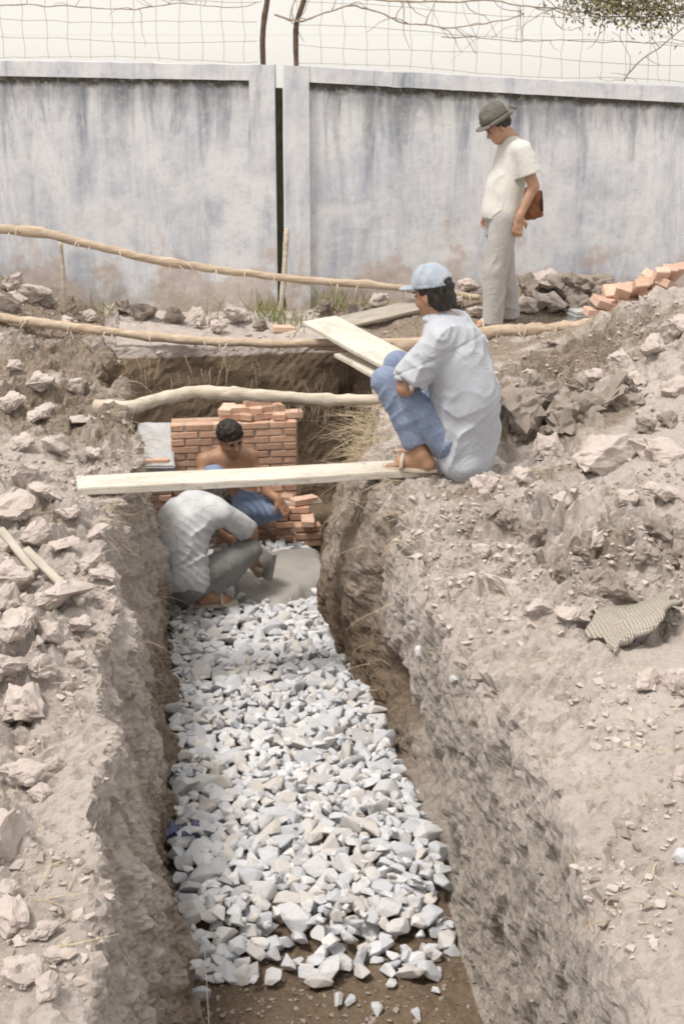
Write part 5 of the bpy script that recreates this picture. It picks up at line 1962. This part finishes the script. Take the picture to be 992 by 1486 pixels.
# ---------------- man standing by the wall
def standing_man():
    org = atz(720, 476, 0.02)
    gz = drop(org[0], org[1])
    B = Frame((org[0], org[1], min(gz, 0.04)), (-1.0, -0.06), 1.0)
    root = empty('person', tuple(B.o), 0)
    lo, hi = B.o + np.array((-0.42, -0.36, -0.03)), B.o + np.array((0.45, 0.36, 1.85))
    hipL, hipR = B(-0.01, 0.088, 0.86), B(-0.01, -0.088, 0.86)
    knL, knR = B(0.055, 0.09, 0.46), B(-0.065, -0.11, 0.46)
    anL, anR = B(0.065, 0.09, 0.08), B(-0.135, -0.11, 0.08)
    spine = [B(-0.01, 0, 0.88), B(0.0, 0, 1.05), B(-0.05, 0, 1.24), B(-0.085, 0, 1.38)]
    shL, shR = B(-0.10, 0.175, 1.385), B(-0.09, -0.175, 1.385)
    elL, elR = B(-0.185, 0.225, 1.115), B(-0.06, -0.22, 1.12)
    wrL, wrR = B(-0.085, 0.22, 0.885), B(0.05, -0.18, 0.90)
    neck = B(-0.07, 0, 1.45)
    C = B(0.045, 0, 1.545)
    ax = axes_from(B.F * 0.86 - B.U * 0.50, B.U * 0.86 + B.F * 0.5)
    v = Vol(lo, hi, 0.0066)
    v.chain(spine, [0.10, 0.09, 0.09, 0.07], 0.05)
    for h_, k_, a_ in ((hipL, knL, anL), (hipR, knR, anR)):
        v.chain([h_, k_, a_], [0.08, 0.055, 0.038], 0.03)
        foot(v, a_, B.F, 1.0)
    for s_, e_, w_ in ((shL, elL, wrL), (shR, elR, wrR)):
        v.cone(spine[3], s_, 0.075, 0.06, 0.05)
        v.cone(s_, e_, 0.053, 0.042, 0.03)
        v.cone(e_, w_, 0.041, 0.028, 0.02)
    hand(v, wrL, B.F * 0.12 - B.U, -B.L * 0.8 - B.F * 0.3, 1, 1.05, 0.45)
    hand(v, wrR, B.F * 0.15 - B.U, B.L, -1, 1.05, 0.45)
    at = head(v, C, ax, 1.0, neck)
    body = v.obj('body', 'fair_skin', root)
    face_marks(at, ax, body)
    hair(C, ax, root, 1.0, front=1.1, back=0.15, base=-0.005, fringe=0.045)
    A = np.array([B.F, B.L, B.U])
    v = Vol(lo, hi, 0.0072)                                # trousers
    v.ell(B(-0.01, 0, 0.90), (0.135, 0.175, 0.13), A, 0.05)
    for h_, k_, a_ in ((hipL, knL, anL), (hipR, knR, anR)):
        v.chain([h_, k_, a_ - B.U * 0.02], [0.122, 0.094, 0.086], 0.02)
    v.folds(0.009, B.U * 0.55 + B.F * 0.8, 34, 22, 0.008)
    v.plane(B(0, 0, 0.035), -B.U)
    v.plane(B(0, 0, 0.99), B.U)
    v.obj('trousers', 'grey_trousers', root)
    v = Vol(lo, hi, 0.0068)                                # shirt
    v.ell(B(-0.068, 0, 1.24), (0.128, 0.195, 0.20), A, 0.05)
    v.ell(B(-0.022, 0, 1.04), (0.135, 0.185, 0.22), A, 0.08)
    v.ell(B(-0.008, 0, 0.90), (0.150, 0.188, 0.14), A, 0.06)
    v.cone(B(-0.09, 0.11, 1.375), B(-0.09, -0.11, 1.375), 0.085, 0.085, 0.05)
    v.cone(B(-0.075, 0, 1.40), B(-0.062, 0, 1.435), 0.085, 0.070, 0.03)
    for s_, e_ in ((shL, elL), (shR, elR)):
        v.cone(s_, s_ + (e_ - s_) * 0.62, 0.078, 0.084, 0.03)
    v.folds(0.014, B.F * 0.75 + B.U * 0.6, 34, 32, 0.010)
    for s_, e_ in ((shL, elL), (shR, elR)):
        e2 = s_ + (e_ - s_) * 0.62
        d = (e_ - s_) / np.linalg.norm(e_ - s_)
        v.plane_near(e2 + d * 0.02, d, 0.12)
        v.cone(e2 + d * 0.0, e2 + d * 0.20, 0.064, 0.070, cut=True)
    v.plane(B(0, 0, 0.845), -B.U + 0.10 * B.F)
    v.cone(B(0.09, 0, 1.60), B(-0.015, 0, 1.475), 0.08, 0.05, cut=True)
    shirt = v.obj('shirt', 'cream_shirt', root)
    # felt hat, tipped forward with the head
    f, l, u = ax
    A = np.array([f, l, u])
    cc = C + u * 0.058 - f * 0.006
    v = Vol(C - 0.28, C + 0.30, 0.0058)
    v.ell(cc + u * 0.012, (0.112, 0.097, 0.098), A, 0.01)
    v.cone(cc + u * 0.07 + f * 0.035, cc + u * 0.075 - f * 0.035, 0.062, 0.066, 0.05)
    v.ell(cc + u * 0.142 + f * 0.005, (0.085, 0.022, 0.030), A, 0.03, cut=True)
    for sg in (-1, 1):
        v.ell(cc + u * 0.11 + f * 0.075 + l * sg * 0.062, (0.035, 0.022, 0.035), A, 0.03, cut=True)
    v.plane(cc - u * 0.002, -u)
    hat = v.obj('hat', 'felt', root)
    v = Vol(C - 0.30, C + 0.32, 0.005)
    v.ell(cc - u * 0.004, (0.172, 0.148, 0.016), A, 0.005)
    for sg in (-1, 1):
        v.cone(cc + l * sg * 0.142 + f * 0.08 + u * 0.012, cc + l * sg * 0.142 - f * 0.09 + u * 0.016, 0.011, 0.011, 0.025)
    v.cone(cc - f * 0.165 + l * 0.06 + u * 0.014, cc - f * 0.165 - l * 0.06 + u * 0.014, 0.010, 0.010, 0.02)
    b = v.obj('brim', 'felt')
    b.parent = hat
    v = Vol(C - 0.26, C + 0.28, 0.005)
    v.ell(cc + u * 0.012, (0.115, 0.100, 0.100), A, 0.01)
    v.plane(cc + u * 0.034, u)
    v.plane(cc + u * 0.006, -u)
    b = v.obj('hat_band', 'hat_band')
    b.parent = hat
    for a_ in (anL, anR):
        sandal(a_, B.F, root, 1.0, B.o[2] - 0.004, 'sandal')
    root.scale = (0.925,) * 3
    tag(root, 'man in a grey felt hat, cream shirt and grey trousers standing by the wall', 'person')
    # shoulder bag hanging behind him
    e = empty('shoulder_bag', tuple(B(-0.275, -0.06, 0.86)))
    v = Vol(B(-0.275, -0.06, 0.98) - 0.26, B(-0.275, -0.06, 0.98) + 0.26, 0.006)
    A = np.array([B.F, B.L, B.U])
    v.cone(B(-0.235, 0.0, 0.88), B(-0.235, -0.14, 0.88), 0.045, 0.045, 0.05)
    v.cone(B(-0.31, 0.0, 0.885), B(-0.31, -0.14, 0.885), 0.040, 0.040, 0.06)
    v.cone(B(-0.25, 0.0, 1.02), B(-0.25, -0.14, 1.02), 0.040, 0.040, 0.08)
    v.cone(B(-0.285, 0.0, 1.02), B(-0.285, -0.14, 1.02), 0.034, 0.034, 0.08)
    v.ell(B(-0.272, -0.07, 0.95), (0.070, 0.095, 0.105), A, 0.05)
    v.wrinkle(0.008, (11, 11, 7), 41)
    v.obj('pouch', 'tan_leather', e)
    pts = spline([B(-0.31, 0.035, 1.06), B(-0.318, 0.048, 0.98), B(-0.325, 0.046, 0.90)], 12)
    link('flap_strap', tube_mesh('flap_strap', pts, 0.011, 6), 'dark_leather', e)
    pts = spline([B(-0.27, -0.02, 1.05), B(-0.235, -0.09, 1.22), B(-0.175, -0.14, 1.36), B(-0.10, -0.15, 1.44)], 30)
    link('strap', tube_mesh('strap', pts, 0.009, 6), 'dark_leather', e)
    e.location = tuple(B.o + 0.925 * (np.array(e.location) - B.o))
    e.scale = (0.925,) * 3
    tag(e, 'brown leather shoulder bag hanging at the back of the man in the felt hat', 'bag')


standing_man()


# ---------------- shirtless man squatting at the brickwork
def shirtless_man():
    P0 = aty(326, 745, 8.80)
    B = Frame((P0[0], 8.80, -0.955), (0.16, -1.0), 1.0)
    root = empty('person', tuple(B.o), 0)
    lo, hi = B.o + np.array((-0.5, -0.62, -0.15)), B.o + np.array((0.6, 0.4, 1.0))
    hipL, hipR = B(0.0, 0.09, 0.10), B(0.0, -0.09, 0.10)
    knL, knR = B(0.20, 0.33, 0.105), B(0.27, -0.13, 0.40)
    anL, anR = B(-0.02, 0.12, -0.055), B(0.10, -0.14, 0.02)
    spine = [B(-0.01, 0, 0.12), B(-0.03, 0, 0.27), B(0.04, 0.01, 0.41), B(0.10, 0.015, 0.50)]
    shL, shR = B(0.10, 0.165, 0.475), B(0.10, -0.15, 0.475)
    elL, elR = B(0.21, 0.27, 0.245), B(0.26, -0.24, 0.27)
    wrL, wrR = B(0.29, 0.325, 0.205), B(0.36, -0.05, 0.19)
    neck = B(0.12, 0.015, 0.53)
    C = B(0.175, 0.02, 0.645)
    ax = axes_from(B.F * 0.93 + B.L * 0.22 - B.U * 0.30, B.U + B.F * 0.30 - B.L * 0.10)
    A = np.array([B.F, B.L, B.U])
    v = Vol(lo, hi, 0.0060)
    v.chain(spine, [0.115, 0.105, 0.115, 0.08], 0.05)
    v.ell(B(0.095, 0.01, 0.39), (0.085, 0.155, 0.10), A, 0.05)
    for sg in (-1, 1):
        v.ell(B(0.155, 0.01 + sg * 0.068, 0.405), (0.035, 0.062, 0.045), A, 0.04)
        v.cone(B(0.13, 0.015, 0.505), B(0.12, 0.015 + sg * 0.15, 0.50), 0.022, 0.022, 0.03)
    for h_, k_, a_ in ((hipL, knL, anL), (hipR, knR, anR)):
        v.chain([h_, k_, a_], [0.085, 0.055, 0.036], 0.03)
    foot(v, anL, B.F * 0.3 + B.L * 0.6, 1.0, B.o[2] - 0.125)
    foot(v, anR, B.F, 1.0, B.o[2] - 0.055)
    for s_, e_, w_ in ((shL, elL, wrL), (shR, elR, wrR)):
        v.cone(spine[3], s_, 0.070, 0.058, 0.05)
        v.ell(s_, (0.052, 0.050, 0.052), A, 0.04)
        v.cone(s_, e_, 0.045, 0.037, 0.03)
        v.cone(e_, w_, 0.038, 0.026, 0.02)
    hand(v, wrL, B.F * 0.35 + B.L * 0.45 - B.U * 0.75, -B.L * 0.3 - B.F * 0.6, -1, 1.0, 0.45)
    hand(v, wrR, B.F * 0.6 + B.L * 0.4 - B.U * 0.6, -B.U, 1, 1.0, 0.5)
    at = head(v, C, ax, 1.0, neck, 0.054)
    body = v.obj('body', 'skin', root)
    face_marks(at, ax, body)
    hair(C, ax, root, 1.05, front=0.30, back=0.05, base=0.016, fringe=0.045, h=0.0048)
    v = Vol(lo, hi, 0.0064)                                # jeans
    for h_, k_, a_ in ((hipL, knL, anL), (hipR, knR, anR)):
        v.chain([h_, k_], [0.115, 0.088], 0.03)
        cuff = a_ + (k_ - a_) * 0.12
        v.chain([k_, cuff], [0.083, 0.07], 0.02)
    v.ell(B(-0.01, 0, 0.10), (0.13, 0.165, 0.11), A, 0.05)
    v.folds(0.012, B.L * 0.8 + B.U * 0.5, 52, 52, 0.010)
    v.obj('jeans', 'denim', root)
    root.scale = (0.90,) * 3
    root.location.z += 0.055
    tag(root, 'shirtless dark-haired man in blue jeans squatting against the brick footing', 'person')


shirtless_man()


# ---------------- man bending over the mortar
def bending_man():
    org = atz(290, 872, -1.03)
    B = Frame((org[0] - 0.02, org[1], -1.02), (0.70, 0.71), 1.0)
    R = lambda f, r, u: B(f, -r, u)                       # r counts towards his right, which faces the camera
    root = empty('person', tuple(B.o), 0)
    lo, hi = B.o + np.array((-0.5, -0.5, -0.06)), B.o + np.array((0.75, 0.75, 0.95))
    hipR, hipL = R(-0.13, 0.09, 0.18), R(-0.13, -0.09, 0.18)
    knR, knL = R(0.26, 0.22, 0.30), R(0.27, -0.14, 0.40)
    anR, anL = R(-0.02, 0.11, 0.075), R(0.02, -0.13, 0.075)
    spine = [R(-0.15, 0, 0.20), R(-0.16, 0, 0.40), R(-0.06, 0, 0.55), R(0.07, 0, 0.60)]
    shR, shL = R(0.085, 0.17, 0.575), R(0.10, -0.165, 0.57)
    elR, elL = R(0.29, 0.215, 0.40), R(0.30, -0.19, 0.38)
    wrR, wrL = R(0.38, 0.15, 0.20), R(0.44, -0.08, 0.24)
    neck = R(0.13, -0.01, 0.575)
    C = R(0.25, -0.05, 0.515)
    ax = axes_from(B.F * 0.45 - B.U * 0.88, B.F * 0.88 + B.U * 0.45)
    A = np.array([B.F, B.L, B.U])
    v = Vol(lo, hi, 0.0064)
    v.chain(spine, [0.085, 0.07, 0.075, 0.06], 0.05)
    for h_, k_, a_ in ((hipL, knL, anL), (hipR, knR, anR)):
        v.chain([h_, k_, a_], [0.085, 0.055, 0.036], 0.03)
    foot(v, anR, B.F * 0.72 - B.L * 0.6, 1.0)
    foot(v, anL, B.F, 1.0)
    for s_, e_, w_ in ((shL, elL, wrL), (shR, elR, wrR)):
        v.cone(spine[3], s_, 0.060, 0.050, 0.04)
        v.cone(s_, e_, 0.052, 0.040, 0.03)
        v.cone(e_, w_, 0.040, 0.027, 0.02)
    hand(v, wrR, B.F * 0.4 - B.U, -B.L, 1, 1.0, 0.6)
    hand(v, wrL, B.F * 0.4 - B.U, B.L, -1, 1.0, 0.6)
    at = head(v, C, ax, 1.0, neck)
    v.obj('body', 'skin', root)
    hair(C, ax, root, 1.0, front=0.6, back=0.1, base=0.0, fringe=0.06)
    v = Vol(lo, hi, 0.0066)                                # trousers
    for h_, k_, a_ in ((hipL, knL, anL), (hipR, knR, anR)):
        v.chain([h_, k_], [0.11, 0.080], 0.03)
        cuff = a_ + (k_ - a_) * 0.13
        v.chain([k_, k_ * 0.5 + a_ * 0.5, cuff], [0.078, 0.074, 0.064], 0.02)
    v.ell(R(-0.14, 0, 0.18), (0.13, 0.165, 0.12), A, 0.05)
    v.folds(0.011, B.F * 0.8 + B.U * 0.5, 50, 62, 0.008)
    for k_, a_ in ((knL, anL), (knR, anR)):
        cuff = a_ + (k_ - a_) * 0.13
        d = (a_ - k_) / np.linalg.norm(a_ - k_)
        v.cone(cuff + d * 0.055, cuff + d * 0.2, 0.062, 0.062, cut=True)
    v.obj('trousers', 'work_trousers', root)
    v = Vol(lo, hi, 0.0066)                                # shirt
    v.ell(R(0.0, 0, 0.555), (0.17, 0.185, 0.128), A, 0.05)
    v.ell(R(-0.11, 0, 0.46), (0.135, 0.182, 0.18), A, 0.08)
    v.ell(R(-0.145, 0.01, 0.30), (0.135, 0.18, 0.18), A, 0.08)
    v.ell(R(-0.12, 0.03, 0.20), (0.14, 0.18, 0.12), A, 0.06)
    v.cone(R(0.08, 0.10, 0.585), R(0.09, -0.10, 0.585), 0.088, 0.088, 0.05)
    v.cone(R(0.10, -0.005, 0.575), R(0.16, -0.015, 0.57), 0.078, 0.070, 0.03)
    for s_, e_ in ((shL, elL), (shR, elR)):
        v.cone(s_, s_ + (e_ - s_) * 0.78, 0.070, 0.078, 0.03)
    v.folds(0.013, B.L * 0.85 + B.U * 0.3, 34, 72, 0.010)
    v.folds(0.007, B.F * 0.6 + B.U * 0.8, 55, 78, 0.0)
    for s_, e_ in ((shL, elL), (shR, elR)):
        e2 = s_ + (e_ - s_) * 0.82
        d = (e_ - s_) / np.linalg.norm(e_ - s_)
        v.plane_near(e2 + d * 0.02, d, 0.12)
        v.cone(e2 + d * 0.0, e2 + d * 0.20, 0.064, 0.070, cut=True)
    v.plane(R(-0.14, 0, 0.125), -B.U + 0.35 * B.F)
    v.obj('shirt', 'worn_shirt', root)
    sandal(anR, B.F * 0.72 - B.L * 0.6, root, 1.0, B.o[2] - 0.008)
    sandal(anL, B.F, root, 1.0, B.o[2] - 0.008)
    root.scale = (0.93,) * 3
    tag(root, 'man in a stained grey shirt crouching with his back turned over the wet mortar', 'person')
    # wooden float in his hand
    e = empty('plastering_float', tuple(wrR + B.F * 0.05 - B.U * 0.12))
    me = rough_box('blade', (0.035, 0.17, 0.17), 3, 0.002, 12, 3, 0.003)
    o = link('blade', me, 'steel')
    o.parent = e
    o.location = (0.02, 0.0, -0.02)
    o.rotation_euler = (0.1, 0.15, 0.5)
    link('handle', tube_mesh('handle', np.array([wrR + B.F * 0.01 - B.U * 0.07 + B.L * 0.06, wrR + B.F * 0.01 - B.U * 0.08 - B.L * 0.06]), 0.014, 8), 'old_timber', e)
    e.location = tuple(B.o + 0.93 * (np.array(e.location) - B.o))
    tag(e, 'small grey float held by the crouching man over the mortar', 'tool')


bending_man()
